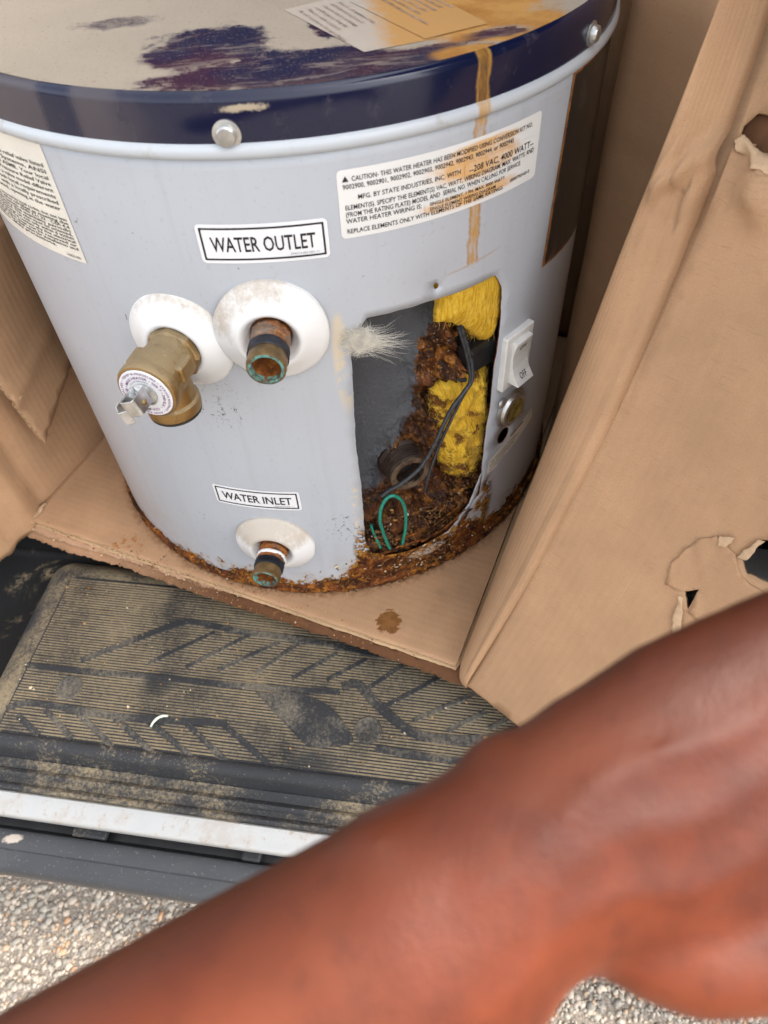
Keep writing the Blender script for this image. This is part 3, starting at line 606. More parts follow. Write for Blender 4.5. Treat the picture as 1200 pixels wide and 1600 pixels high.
# torn strip of the front wall, hanging over the edge
lipo = [(-.262, 0), (.256, 0)]+jag([(.256, .0165), (.12, .0150), (-.02, .0175), (-.12, .016), (-.20, .021), (-.262, .0185)], .0022, .0022, False, 4, 1.3)
sheet('torn_lip', lipo, .006, lambda e, t: EN(e, -.2575-t*.80, -.0068-t*.50+.0012*noise.noise(Vector((e*60, t*90, 2)))), MT['card_damp'], box, (), .0011, MT['card_damp'])
lip2 = [(-.262, 0), (.03, 0)]+jag([(.03, .003), (-.02, .009), (-.12, .0095), (-.2, .013), (-.262, .013)], .002, .0016, False, 6, 1.3)
sheet('torn_ply', lip2, .006, lambda e, t: EN(e, -.2575-t*.84, -.0052-t*.36+.0010*noise.noise(Vector((e*50, t*80, 5)))), MT['card_lip'], box, (), .0008, MT['card_light'])
for pts, z0, sd_ in (([(-.2520, -.2620), (-.2440, -.2560), (-.2460, -.2440), (-.2500, -.2430), (-.2490, -.2540)], .004, 2), ([(-.2600, -.2700), (-.2500, -.2660), (-.2420, -.2640), (-.2520, -.2600), (-.2600, -.2620)], .002, 5), ([(-.2540, -.2560), (-.2480, -.2500), (-.2470, -.2350), (-.2505, -.2360)], .001, 8)):
    sheet('torn_ply', jag(pts, .0015, .0009, True, sd_), .002, lambda e, n: EN(e, n, z0+.004*noise.noise(Vector((e*110, n*110, sd_)))+.25*max(0, -e-.246)), MT['card_light'], box, (), .0006)
# left wall, upper torn panel
def f_left(n, z):
    k = .006*math.exp(-((n+.262)/.010)**2)-.004*math.exp(-((n+.236)/.006)**2)+.0035*math.exp(-((n+.30+.2*z)/.01)**2)
    cr = sst(-n, .20, .30); bow = .010*math.sin(min(1, max(0, (z)/.14))*math.pi)*sst(-n, -.1, .2)
    return EN(-.2560-bow*.6+k-.16*max(0, -n-.262)*.8+wob(n, z, 30, .004, 3)*cr+wob(n, z, 80, .0022, 4)*cr+wob(n, z, 9, .002, 6), n, z)
lw = jag([(-.42, -.016), (-.262, -.011), (-.20, -.006)], .003, .0022, False, 2)+[(.256, -.006), (.256, .28), (-.42, .28)]
sheet('left_wall', lw, .008, f_left, MT['card'], box, (), TH, MT['card_edge'], offset=1.0)
def e_lu(n): return float(np.interp(n, [-.26, -.225, -.15, -.08, .256], [-.219, -.2215, -.2345, -.2545, -.2520]))
def f_lu(n, z):
    fold = .004*math.exp(-((z-.16-.25*(n+.2))/.006)**2)
    return EN(e_lu(n)+.02*sst(z, .30, .55)*0+fold*sst(-n, .10, .16)+wob(n, z, 16, .0022, 8)+wob(n, z, 60, .0008, 9), n, z)
lu = jag([(-.216, .088), (-.205, .096), (-.19, .100), (-.165, .112), (-.14, .121), (-.05, .140)], .003, .0020, False, 5)+[(.254, .15), (.254, .55), (-.24, .55)]+jag([(-.24, .55), (-.236, .30), (-.229, .178), (-.216, .088)], .003, .0014, False, 9)[1:-1]
hol = jag([(-.150, .285), (-.138, .291), (-.128, .302), (-.135, .318), (-.147, .305)], .002, .002, True, 2)
lp = sheet('torn_left_panel', lu, .010, f_lu, MT['card'], box, (hol,), .0009, MT['card_light'], offset=1.0)
ed = []
for i in range(600):
    t = i/599; zz = .088+.30*t; nn = float(np.interp(zz, [.088, .178, .30, .55], [-.2155, -.2285, -.2355, -.24])); ed.append(f_lu(nn, zz)+EV*-.0034+NV*.0006)
flute('corrugated_core', ed, NV, EV, .0046, .0074, MT['card_edge'], box, .010)
ed = [f_lu(-.2155+.075*i/300, float(np.interp(-.2155+.075*i/300, [-.216, -.19, -.165, -.14], [.088, .100, .112, .121]))+.0012)+EV*-.0034 for i in range(301)]
flute('corrugated_core', ed, Vector((0, 0, 1)), EV, .0046, .0074, MT['card_edge'], box, .010)
lu2 = [(p[0]+.0015, p[1]+.0012) for p in lu]
sheet('outer_ply', [(min(p[0], .254), min(p[1], .55)) for p in lu2], .02, lambda n, z: f_lu(n, z)+EV*-.0066, MT['card'], box, (), .0008, MT['card_edge'])
# right wall with its rolled front crease, and the front flap swung outwards
LZ = [0, .15, .28, .40, .47, .56]
_q = np.polyfit([0, .15, .28, .40, .47, .56], [.2625, .3025, .3285, .3415, .344, .344], 3), np.polyfit([0, .15, .28, .40, .47, .56], [-.272, -.215, -.153, -.095, -.062, -.03], 2)
LZ = list(np.linspace(0, .56, 40)); L2E = [float(np.polyval(_q[0], z)) for z in LZ]; L2N = [float(np.polyval(_q[1], z)) for z in LZ]
_p = np.polyfit([0, .13, .26, .31, .37, .43, .56], [.2535, .2639, .2843, .2937, .305, .314, .324], 2), np.polyfit([0, .06, .13, .26, .31, .37, .43, .56], [-.2585, -.212, -.178, -.1485, -.1366, -.114, -.095, -.06], 3)
L1Z = list(np.linspace(0, .56, 40)); L1E = [float(np.polyval(_p[0], z)) for z in L1Z]; L1N = [float(np.polyval(_p[1], z)) for z in L1Z]
def L1(z): return Vector((float(np.interp(z, L1Z, L1E)), float(np.interp(z, L1Z, L1N))))
def L2(z): return Vector((float(np.interp(z, LZ, L2E)), float(np.interp(z, LZ, L2N))))
def f_rw(u, z):
    zz = max(0, z); l1, l2 = L1(zz), L2(zz); c = [Vector((.2545, .256)), Vector((.2548, .06)), l1, l2]
    if u < 1: p = c[0].lerp(c[1], u)
    elif u < 2:
        t = u-1; k = Vector((.254+.10*sst(zz, .0, .16), l1.y*.30+.05)); p = c[1]*(1-t)**2+k*2*t*(1-t)+c[2]*t*t
    else:
        t = u-2; d = (c[3]-c[2]); q = Vector((-d.y, d.x)); nrm = Vector((-.6, -.8)); p = c[2].lerp(c[3], t)+nrm*(.20*d.length*4*t*(1-t)+.0035*math.exp(-((t-.88)/.07)**2)*(1 if zz > .02 else zz/.02))
    w_ = wob(u*.1, z, 10, .0016, 3)
    if u > 2.02: k_ = min(1, (u-2.02)*3)*(.011*max(0, 1-abs(z-.392-.02*(u-2))/.012)+(abs(wob(u*.1, z, 40, .020, 7))-.003)*math.exp(-((z-.40)/.03)**2)); p = p+Vector((-.45, -.89))*k_
    return EN(p.x+w_*min(1, u), p.y, z)
us = list(np.linspace(0, 1, 8))+list(np.linspace(1, 2, 16))[1:]+list(np.linspace(2, 3, 14))[1:]
rw = [(0, -.008), (1, -.008), (2, -.009), (2.5, -.009), (3, -.010), (3, .56), (0, .56)]
def sheet_scaled(): pass
o = grid('right_wall', us, list(np.linspace(-.010, .56, 150)), f_rw, MT['card'], box, usc=.09); mod(o, 'SOLIDIFY', thickness=TH, offset=-1)
def f_flap(s, z):
    zz = max(0, z); l2 = L2(zz); g_ = Vector((.938, -.346))
    fz = .395+.12*s; up = max(0, z-fz)
    p = l2+g_*s
    n_ = Vector((.346, .938))
    bend = 1.15*up*min(1, s/.03+.15); ridge = -.016*math.exp(-((z-fz-.006)/.016)**2)*sst(s, -.004, .03)
    cr = (abs(wob(s, z, 26, .030, 11))-.006+abs(wob(s, z, 60, .010, 14)))*math.exp(-((z-fz-.012)/.035)**2)+wob(s, z, 5, .0025, 12)+wob(s, z, 90, .0002, 13)
    cre = -.0016*math.exp(-((s-.034-.02*z)/.003)**2)*0+.0009*max(0, 1-abs(s*1.1+z-.30)/.003)*sst(s, .02, .06)+.0008*max(0, 1-abs(s*.6-z+.03)/.003)*sst(s, .02, .05)
    k = bend+ridge*min(1, s/.02)+(cr+cre)*min(1, s/.012)
    return EN(p.x+n_.x*k, p.y+n_.y*k, z-up*.12)
#FLAPPARAMS
flp = jag([(0.0, -.004), (.10, -.004), (.32, -.004)], .003, .0012, False, 7)+[(.32, .56), (0, .56)]
FH = [jag([(.0025, .4230), (.0120, .4150), (.0290, .4120), (.0200, .4205), (.0160, .4285), (.0080, .4300)], .0015, .0014, True, 3), jag([(.1010, .1725), (.1085, .1785), (.1100, .1620)], .002, .0010, True, 5), jag([(.1175, .2140), (.1240, .2280), (.170, .245), (.175, .205), (.1370, .2040), (.1275, .2030)], .003, .0022, True, 6)]
flap = sheet('front_flap', flp, .008, f_flap, MT['card'], box, FH, TH, MT['card_edge'], offset=-1.0)
def f_tear(s, z):
    k = -.0008-.0035*abs(noise.noise(Vector((s*55, z*55, 17))))*sst(abs(s-.112)/.028+abs(z-.186)/.034, .6, 1.3); return f_flap(s, z)+EN(.346*k, .938*k, 0)
tearp = jag([(.087, .170), (.084, .190), (.090, .210), (.099, .217), (.115, .2125), (.126, .2015), (.142, .200), (.150, .172), (.118, .160), (.1115, .1615), (.1085, .1800), (.1000, .1730)], .003, .0018, True, 12)
sheet('torn_ply', tearp, .003, f_tear, MT['card'], box, (), .0007)
for l_, sd_ in (([(.0060, .4120), (.0290, .4085), (.0310, .4125), (.0160, .4165), (.0060, .4215), (.0030, .4190)], 13), ([(.0140, .4300), (.0200, .4220), (.0300, .4150), (.0330, .4230), (.0220, .4320)], 15), ([(.100, .1705), (.103, .1700), (.114, .1500), (.120, .1390), (.112, .1420), (.1040, .1560)], 3), ([(.1010, .2190), (.109, .2230), (.1075, .2150), (.1030, .2130)], 6), ([(.1170, .2120), (.1215, .2290), (.1250, .2300), (.1225, .2130)], 9)):
    sheet('torn_ply', jag(l_, .002, .0010, True, sd_), .002, lambda s, z: f_flap(s, z)+EN(-.346*.0032, -.938*(.0030+.002*noise.noise(Vector((s*200, z*200, sd_)))), 0), MT['card_light'], box, (), .0006)
sheet('dark_hole_backing', [(.0, .39), (.05, .39), (.05, .47), (.0, .47)], .01, lambda s, z: f_flap(s, z)+EN(.0043, .0117, 0), MT['card_damp'], box, (), .001)  # dark sheet added behind the top hole so it looks shaded inside
lipr = [(-.004, -.003), (.26, -.003)]+jag([(.26, -.026), (.10, -.026), (-.004, -.022)], .0025, .0018, False, 3, 1.2)
sheet('torn_lip', lipr, .006, lambda s, z: f_flap(max(s, 0), max(z, -.006))+Vector((0, 0, min(0, z+.006)))+EN(.0035*.346+min(s, 0)*.94-z*.10, .0035*.938-z*.15, 0), MT['card_damp'], box, (), .001, MT['card_damp'])
# back wall
bw = grid('back_wall', list(np.linspace(-.2555, .2545, 12)), list(np.linspace(-.006, .55, 12)), lambda e, z: EN(e, .2575+wob(e, z, 8, .002, 4), z), MT['card'], box); mod(bw, 'SOLIDIFY', thickness=TH, offset=-1)

# ================================================================== water heater
wh = empty('water_heater', 'short grey electric water heater with navy lid, rusted base and cut open side', 'water heater')
def dg2(p): return [(R(a)*RH, z) for a, z in p]
opening = dg2([(7.3, .321), (13, .3212), (19.2, .3208), (30.8, .3205), (32.6, .308), (33.0, .285), (32.5, .235), (33.0, .185), (32.4, .14), (31.8, .115), (31.0, .083), (28.5, .071), (26.5, .062), (23.2, .049), (18, .0445), (13.5, .0425), (8, .046), (4.8, .056), (3.6, .075), (3.7, .1), (3.9, .153), (3.65, .2), (4.2, .266), (4.4, .298), (5.0, .306)])
op = jag(opening, .004, .0007, True, 3)
hole1 = [(R(38.0)*RH+.0080*math.cos(t), .139+.0088*math.sin(t)) for t in np.linspace(0, 6.283, 25)[:-1]]
hole2 = [(R(19.2)*RH+.0020*math.cos(t), .3305+.0022*math.sin(t)) for t in np.linspace(0, 6.283, 13)[:-1]]
half = math.pi*RH-.0005
outl = dens([(-half, .002), (half, .002), (half, .437), (-half, .437)], .012)
def f_jack(u, v):
    p = u/RH*180/math.pi
    # dents by the opening; the loosened right edge curls out at its foot
    d = -.0020*math.exp(-((p-19)/4)**2-((v-.333)/.012)**2)+.0035*math.exp(-((p-31.5)/1.6)**2-((v-.085)/.03)**2)-.0022*math.exp(-((p-32.5)/2.2)**2-((v-.16)/.04)**2)+.0014*math.exp(-((p-32.8)/1.5)**2-((v-.26)/.03)**2)
    return cyl(u, v, RH+d)
jk = sheet('jacket', outl, .010, f_jack, MT['jacket'], wh, (op, hole1, hole2), .0009, MT['rust'], offset=-1.0)
# base ring: lumpy rusted rim
def basew(t, r, h): return (.0012*fr(math.cos(t)*26, math.sin(t)*26, h*160, 5)+.0006*noise.noise(Vector((math.cos(t)*90, math.sin(t)*90, h*300)))) if r > .2 else 0
lathe('base_ring', [(.20, .0005), (.2495, .0005), (.2520, .0015), (.2532, .004), (.2532, .008), (.2528, .011), (.2520, .0125), (.2498, .013)], (0, 0, 0), (0, 0, 1), MT['rust_orange'], wh, 420, None, 180, wob=basew)
bpy.data.objects['base_ring'].data.materials[0] = MT['rust']
# rust flakes hanging on the rim
N = 700; ph = np.concatenate([rng.uniform(-62, 55, 300), rng.normal(15, 9, 400)]); zz = np.concatenate([np.abs(rng.normal(.008, .005, 300)), np.abs(rng.normal(.022, .012, 400))]); rr = .2515+rng.uniform(0, .002, N)
pp = np.stack([rr*np.sin(np.radians(ph)), -rr*np.cos(np.radians(ph)), zz], 1)
o = stones('rust_flakes', pp, rng.uniform(.0003, .0011, N), MT['crumb'], wh, .7, rng.choice([.0, .06, .2, .5, .95], N, p=[.35, .25, .2, .14, .06])); o['kind'] = 'stuff'
def scale_flakes(name, n, phf, zf, rf, smin, smax, tints):
    V = []; F = []; T = []
    for i in range(n):
        ph, z, r_ = phf(), zf(), rf(); d_, t_ = radial(ph); c = pz(ph, z, r_); a = (t_+UP*random.gauss(0, .25)+d_*random.gauss(0, .3)).normalized(); b_ = (UP+d_*random.gauss(.25, .5)+t_*random.gauss(0, .3)).normalized()
        sx, sy = random.uniform(smin, smax)*1.6, random.uniform(smin, smax)*.8; k = len(V); m_ = random.choice((5, 6, 7)); tt = random.choice(tints)
        for j in range(m_): q = 6.283*j/m_; w_ = random.uniform(.55, 1.15); V.append(c+a*math.cos(q)*sx*w_+b_*math.sin(q)*sy*w_+d_*random.uniform(-.0004, .0006)); T.append(tt)
        F.append(tuple(range(k, k+m_)))
    o = mk(name, V, F, MT['crumb'], wh, False, None, {'tint': T}); mod(o, 'SOLIDIFY', thickness=.0004, offset=0); o['kind'] = 'stuff'; return o
scale_flakes('rust_scale', 130, lambda: random.uniform(-60, 52), lambda: abs(random.gauss(.004, .007)), lambda: .2528+random.uniform(-.0004, .0008), .0005, .0017, (0, 0, 0, .08, .16, .3, .42))
scale_flakes('rust_scale', 110, lambda: random.gauss(16, 9), lambda: random.uniform(.012, .046), lambda: .2508+random.uniform(0, .0006), .0006, .0020, (0, 0, .05, .12, .25, .45, .9))
scale_flakes('rust_scale', 200, lambda: random.uniform(4.5, 30), lambda: .046+abs(random.gauss(0, .026)), lambda: .2395+random.uniform(0, .006), .0008, .0034, (0, 0, 0, .04, .1, .2, .45))
# bead and lid
bp = [(.2500, .4340)]+[(.2500+.0038*math.sin(t), .4385-.0045*math.cos(t)) for t in np.linspace(.3, 2.9, 9)]
def lathe_uv(name, prof, mat, seg=240, sharp=40):
    P = []; UV = []; n = len(prof)
    for i in range(seg+1):
        t = -math.pi+2*math.pi*i/seg
        for r, z in prof: P.append((r*math.sin(t), -r*math.cos(t), z)); UV.append((t*RH, z))
    F = [(i*n+j, (i+1)*n+j, (i+1)*n+j+1, i*n+j+1) for i in range(seg) for j in range(n-1)]
    return mk(name, P, F, mat, wh, True, UV, None, sharp)
lathe_uv('rim_bead', bp, MT['bead'])
lid = lathe_uv('lid', [(.2505, .4405), (.2508, .4425), (.2506, .4625), (.2499, .4655), (.2485, .4672), (.2460, .4678)], MT['band'], sharp=60)
sheet('lid_top', [(.2462*math.sin(t), -.2462*math.cos(t)) for t in np.linspace(0, 2*math.pi, 181)[:-1]], .02, lambda x, y: Vector((x, y, .4678-.0012*sst(math.hypot(x, y), .246, .236)+.0005*noise.noise(Vector((x*12, y*12, 0))))), MT['lid'], lid)
def screw(phi, z, rad, parent, off=.0008):
    d, t = radial(phi); o = lathe('screw', [(rad*1.35, 0), (rad*1.35, .0010), (rad*.98, .0014), (rad*.95, .0040), (rad*.8, .0050), (.0001, .0052)], pz(phi, z, RH+off), d, MT['zinc'], parent, 24); 
    return o
screw(-8.3, .4478, .0058, lid); screw(49.5, .4505, .0052, lid)
# --- labels wrapped on the jacket
def label(name, poly, mat, off=.0004, step=.006): return sheet(name, dens(poly, .004), step, cylf(off), mat, wh)
def ring(name, poly, poly2, mat, off, parent): return sheet(name, dens(poly, .004), .02, cylf(off), mat, parent, (dens(poly2, .004),))
def fitline(t, x0, x1, y, size=.00415, bo=.00002):
    v, _ = text_mesh(t, size); L = max(a for a, b_ in v); return (t, x0, y, size, 'LEFT', bo, (x1-x0)/L)
def box_label(phi0, phi1, z0, z1, txt, code, ts, slot):
    x0, x1 = R(phi0)*RH, R(phi1)*RH
    L = label('sticker', rrect(x0, z0, x1, z1, .003), MT['paper']); L['label'] = slot
    m_ = .0022; w_ = .0012
    ring('border', rrect(x0+m_, z0+m_, x1-m_, z1-m_, .0004, 1), rrect(x0+m_+w_, z0+m_+w_, x1-m_-w_, z1-m_-w_, .0004, 1), MT['black_ink'], .0007, L)
    cx = (x0+x1)/2
    lettering([fitline(txt, x0+(x1-x0)*.10, x1-(x1-x0)*.10, z0+(z1-z0)*.31, ts, .00016)], cylf(.0007), MT['black_ink'], L)
    lettering([(code, x1-m_-.004, z0+m_+.0020, .0022, 'RIGHT', 0, 1.0)], cylf(.0007), MT['grey_ink'], L, 'part_number')
box_label(-15.5, 2.75, .3705, .3962, 'WATER OUTLET', '094519-000 REV 11', .0138, 'white WATER OUTLET sticker with a black border')
box_label(-26.1, -8.3, .1300, .1545, 'WATER INLET', '094518-000 REV 11', .0132, 'white WATER INLET sticker with a black border')
CX0, CX1 = R(4.57)*RH, R(37.9)*RH
ct = label('sticker', rrect(CX0, .3808, CX1, .4228, .003), MT['caution']); ct['label'] = 'white caution sticker with orange stains'
X = CX0+.0035; s = .00415
W_ = CX1-CX0
items = [fitline('CAUTION- THIS WATER HEATER HAS BEEN MODIFIED USING CONVERSION KIT NO.', X+.0050, CX1-.0090, .4158),
  fitline('9002900, 9002901, 9002902, 9002903, 9002942, 9002943, 9002944, or 9002945', X-.0005, X+W_*.80, .4114),
  fitline('MFG. BY STATE INDUSTRIES, INC. WITH', X+.0080, X+W_*.515, .4046),
  fitline('ELEMENT(S). SPECIFY THE ELEMENT(S) VAC, WATT, WIRING DIAGRAM, MAX. WATTS, AND', X, CX1-.0050, .3989),
  fitline('(FROM THE RATING PLATE) MODEL AND  SERIAL NO. WHEN CALLING FOR SERVICE.', X, X+W_*.86, .3946),
  fitline('WATER HEATER WIRING IS:', X, X+W_*.33, .3905),
  fitline('REPLACE ELEMENTS ONLY WITH ELEMENTS OF THE SAME RATINGS.', X, X+W_*.76, .3840),
  fitline('0000700160-0', X+W_*.80, X+W_*.925, .3862, .0032)]
lettering(items, cylf(.0008), MT['black_ink'], ct)
k = X-.0005; mk('warning_triangle', [cyl(k, .4158, RH+.0008), cyl(k+.0038, .4158, RH+.0008), cyl(k+.0019, .4192, RH+.0008)], [(0, 1, 2)], MT['black_ink'], ct, False)
for x0, x1, z0, z1, its in ((X+W_*.535, X+W_*.955, .4022, .4098, [('--208 VAC, 4000 WATT--', .0058, .0013)]), (X+W_*.345, X+W_*.79, .3868, .3936, [('SINGLE ELEMENT, 1 PH, MAX. 3000 WATT.', .0031, .0038), ('SINGLE ELEMENT WIRING DIAGRAM', .0031, .0006)])):
    sl_ = sheet('paper_strip', dens(rrect(x0, z0, x1, z1, .001), .004), .006, cylf(.0011), MT['caution'], ct)
    lettering([fitline(t, x0+.003, x1-(.004 if len(its) == 1 or i == 0 else .012), z0+dy, sz_, .00003) for i, (t, sz_, dy) in enumerate(its)], cylf(.0014), MT['black_ink'], ct)
# cream warning label, mostly round the left side
WX1 = R(-36.3)*RH; WX0 = R(-86)*RH
wl = label('sticker', [(WX0, .3557), (WX1, .3557), (WX1, .4335), (WX0, .4335)], MT['cream'], .0004, .008); wl['label'] = 'cream warning sticker of small print on the left side'
tx = ['Install a temperature/pressure relief valve listed', 'for hot water Supply Systems, ANSI', 'and the requirements of ASME. Your local', 'code for Temperature/Pressure Relief Valve', 'may call for a valve with a valve model different', 'in compliance with such local requirements', 'fit the water heater with a locally prescribed', 'valve in the designated, opening in the water']
tx2 = ['in some circumstances required by local codes, but not less', 'than a combination valve certified as meeting the', 'for Hot Water Supply Systems, ANSI Z21.22 - CSA 4.4', 'by a listed laboratory that maintains periodic', 'inspection of production. The valve must be oriented,', 'or tubed so that discharge can exit only within 6 inches', 'of the floor and does not contact any live electrical', 'part. The relief valve must not be removed or', 'see the manual of the relief valve for installation and', 'always follow safety precautions.']
its = [('WARNING', WX1-.094, .4262, .0050, 'LEFT', .0001, 1.0)]
def rl(t, x1, y, L_, size):
    v, _ = text_mesh(t, size); l = max(a for a, b_ in v); return (t, x1-L_, y, size, 'LEFT', .00003, L_/l)
for i, t in enumerate(tx): its.append(rl(t, WX1-.0045, .4192-i*.0039, .110, .0036))
for i, t in enumerate(tx2): its.append(rl(t, WX1-.0030-(.022 if i == 9 else 0), .3850-i*.00255, .120-(.022 if i == 9 else 0), .0030))
lettering(its, cylf(.0007), MT['black_ink'], wl); lettering([('169022-000', WX1-.0040, .3577, .0028, 'RIGHT', 0, 1.0)], cylf(.0007), MT['black_ink'], wl, 'part_number')
# dark label at the right
bl = label('sticker', dg2([(45.6, .4335), (72, .4335), (72, .2880), (44.1, .2990)]), MT['orange'], .0004, .01); bl['label'] = 'peeling black sticker with a rusty orange edge on the right side'
sheet('black_print', dens(dg2([(46.2, .4318), (71, .4318), (71, .2905), (44.9, .3015)]), .006), .01, cylf(.0008), MT['black_label'], bl)
# small torn label by the base
sl2 = sheet('sticker', jag(dg2([(33.5, .1020), (36.5, .1020), (37.2, .1055), (50.5, .1225), (49.4, .1375), (40.2, .1330), (33.8, .1190)]), .003, .0004, True, 4), .004, cylf(.0006), MT['cream'], wh); sl2['label'] = 'small torn cream sticker below the round opening'
its = []
for i, (t, o_) in enumerate((('Risk of electric shock. Disconnect', 0), ('power before opening the access cover.', .0002), ('Do not use unless the tank is full', .0004), ('and all the air is out.', .0006))): its.append((t, R(34.2)*RH, .1155-i*.0036+.0, .0028, 'LEFT', .00004, 1.0))
lettering([(t, x, y, s_, a_, b_, .95) for t, x, y, s_, a_, b_, xs in its], lambda x, y: cyl(x, y+(x-R(34.2)*RH)*.26, RH+.0010), MT['black_ink'], sl2)
sheet('yellow_print', [(R(40.6)*RH, .1290), (R(45.5)*RH, .1318), (R(45.5)*RH, .1342), (R(40.6)*RH, .1316)], .01, cylf(.0009), MT['amber'], sl2)
# two dusty labels lying on the lid
def toplabel(pts, k):
    o = sheet('sticker', dens(pts, .004), .012, lambda x, y: Vector((x, y, .46675+k)), MT['dusty'], lid); o['label'] = 'dust covered sticker on the lid, print barely readable'; return o
c = [(.0440, -.2065), (.0880, -.1960), (.0500, -.1020), (.0030, -.1230)]
t1 = toplabel(c, 0)
c2 = [(.0800, -.1965), (.1200, -.1815), (.0900, -.1000), (.0450, -.1200)]
t2 = toplabel(c2, .0004)
for T_, P0, ux, uy, n_, L_ in ((t1, Vector((.0100, -.1300)), Vector((.45, -.89)), Vector((-.89, -.45)), 6, .06), (t2, Vector((.0600, -.1170)), Vector((.45, -.89)), Vector((-.89, -.45)), 8, .065)):
    ux = Vector((.36, -.93)).normalized(); uy = Vector((.93, .36))
    its = [('Read all of the instruction manual before', 0, -.0001, 1), ('This unit must be installed by', 0, 0, 1), ('a qualified person. Keep the', 0, 0, 1), ('area around it free of storage', 0, 0, 1), ('and follow local codes at all', 0, 0, 1), ('times for safe operation of the', 0, 0, 1)]
    V = []; F = []
    for i in range(6):
        v, f = text_mesh(its[i][0], .0038, 'LEFT', .00006); kk = len(V)
        for a_, b_ in v: q = P0+ux*a_+uy*(i*.0055+.002+b_*1.0); V.append((q.x, q.y, .46745 if T_ is t2 else .46705))
        F += [tuple(j+kk for j in q) for q in f]
    mk('lettering', V, F, MT['faded_ink'], T_, False)
# --- white plastic escutcheons
def esc(phi, z, off, rad, grime, lab, rin=.37):
    d, t = radial(phi); pr = [(rad*.985, -.004), (rad, .0002), (rad*.985, .0014), (rad*.92, .0030), (rad*.80, .0058), (rad*.68, .0088), (rad*.60, .0108), (rad*.55, .0116), (rad*.50, .0112), (rad*.45, .0085), (rad*.41, .0055), (rad*rin, .0040), (rad*(rin-.01), .0005)]
    o = lathe('escutcheon', pr, pz(phi, z, RH+off), d, MT['plastic'], wh, 64, grime, 60); o['label'] = lab; return o
esc(-22.9, .3065, -.0008, .0385, lambda t, r, h: .75*sst(math.sin(t), .2, .9)*sst(r, .026, .037)+.2+.3*sst(-math.sin(t)-.3*math.cos(t)*-1, .6, 1)*sst(r, .025, .037), 'white plastic collar behind the brass valve', .53)
esc(-7.4, .3205, .0022, .0388, lambda t, r, h: 1.0*sst(math.sin(t-.5), .0, .9)*sst(r, .018, .03), 'white plastic collar round the outlet pipe')
esc(-15.6, .0800, .0005, .0375, lambda t, r, h: 1.15*sst(math.sin(t), -.2, .6), 'sand stained white plastic collar round the inlet pipe')
# --- threaded pipes
def nipple(phi, z, L, r, lab, white):
    d, t = radial(phi); o = pz(phi, z); 
    pr = [(r*.99, -.01)]+[(r*(1+.02*math.sin(h*900)), h) for h in np.linspace(0, L*.56, 26)]
    p = lathe('pipe', pr, o, d, MT['pipe'], wh, 40, lambda t, r_, h: h, 80, wob=lambda t, r_, h: .0011*fr(t*3, h*300, z*50, 4)); p['label'] = lab
    pr = [(r*.92, L*.52)]
    for i in range(5): h = L*(.53+.042*i); pr += [(r*.95, h), (r*1.05, h+L*.018), (r*1.05, h+L*.024), (r*.95, h+L*.040)]
    lathe('thread', pr+[(r*.9, L*.75)], o, d, MT['thread'], p, 40, None, 30, wob=lambda t, r_, h: .0004*fr(t*6, h*600, 2, 3))
    lathe('pipe_mouth', [(r*.93, L*.70), (r*.98, L*.74), (r*1.0, L*.92), (r*.98, L*.985), (r*.90, L), (r*.80, L*.998)], o, d, MT['brass_end'], p, 40, None, 45, wob=lambda t, r_, h: .0003*fr(t*4, h*500, 5, 3))
    lathe('patina_ring', [(r*.91, L*.992), (r*.89, L*1.003), (r*.82, L*1.006), (r*.74, L*1.000), (r*.71, L*.90)], o, d, MT['patina'], p, 36, None, 60)
    lathe('scale', [(r*.745, L*.99), (r*.70, L*.80), (r*.5, L*.72), (r*.3, L*.66), (.0001, L*.64)], o, d, MT['rust_orange'], p, 40, None, 180, wob=lambda t, r_, h: .0022*fr(math.cos(t)*3, math.sin(t)*3, h*300, 4)*(1 if r_ < r*.73 else 0))
    if white: lathe('sealant', [(r*.99, L*.36), (r*1.06, L*.38), (r*1.07, L*.43), (r*1.0, L*.46)], o, d, MT['plastic'], p, 40, None, 60, wob=lambda t, r_, h: .0006*fr(t*4, h*300, 1, 3))
    return p
nipple(-7.4, .3205, .0415, .0131, 'rusted outlet pipe with green edged mouth', False)
nipple(-15.6, .0785, .0400, .0128, 'corroded inlet pipe with white sealant and green mouth', True)
# --- brass relief valve
dv, tv = radial(-22.9); ov = pz(-22.9, .3055); vb = lathe('relief_valve', [(.0150, .004), (.0172, .006), (.0178, .012), (.0176, .020), (.0172, .0235), (.0182, .026), (.0190, .031), (.0193, .040), (.0188, .0455)], ov, dv, MT['brass'], wh, 48, None, 35)
vb['label'] = 'brass relief valve with a silver lever and round printed plate'
hx = lathe('hex_collar', [(.0175, .0040), (.0196, .0050), (.0198, .0140), (.0180, .0160)], ov, dv, MT['brass'], vb, 8, None, 25)
# cast shoulders
for sg in (-1, 1): boxo('cast_lug', ov+dv*.030+tv*sg*.0165+UP*.004, tv, dv, UP, .009, .018, .014, MT['brass'], vb, .003, 3)
lathe('valve_cap', [(.0188, .0440), (.0206, .0450), (.0212, .0475), (.0212, .0510), (.0203, .0530), (.0190, .0534), (.0178, .0530)], ov, dv, MT['brass'], vb, 56, None, 35)
cp = lathe('name_plate', [(.0186, .0534), (.0186, .0541), (.0184, .0543), (.0001, .0544)], ov, dv, MT['paper'], vb, 48, None, 35)
def ring_text(txt, rad, size, a0, span, mat, name):
    V = []; F = []; v_, f_ = text_mesh(txt, size, 'LEFT', size*.012); L = max(a for a, b in v_)
    x, y, ax = frame(dv)
    for a, b_ in v_: t = a0-(a/L)*span; r_ = rad+b_; V.append(ov+dv*.0547+x*math.cos(t)*r_+y*math.sin(t)*r_)
    return mk(name, V, f_, mat, cp, False)
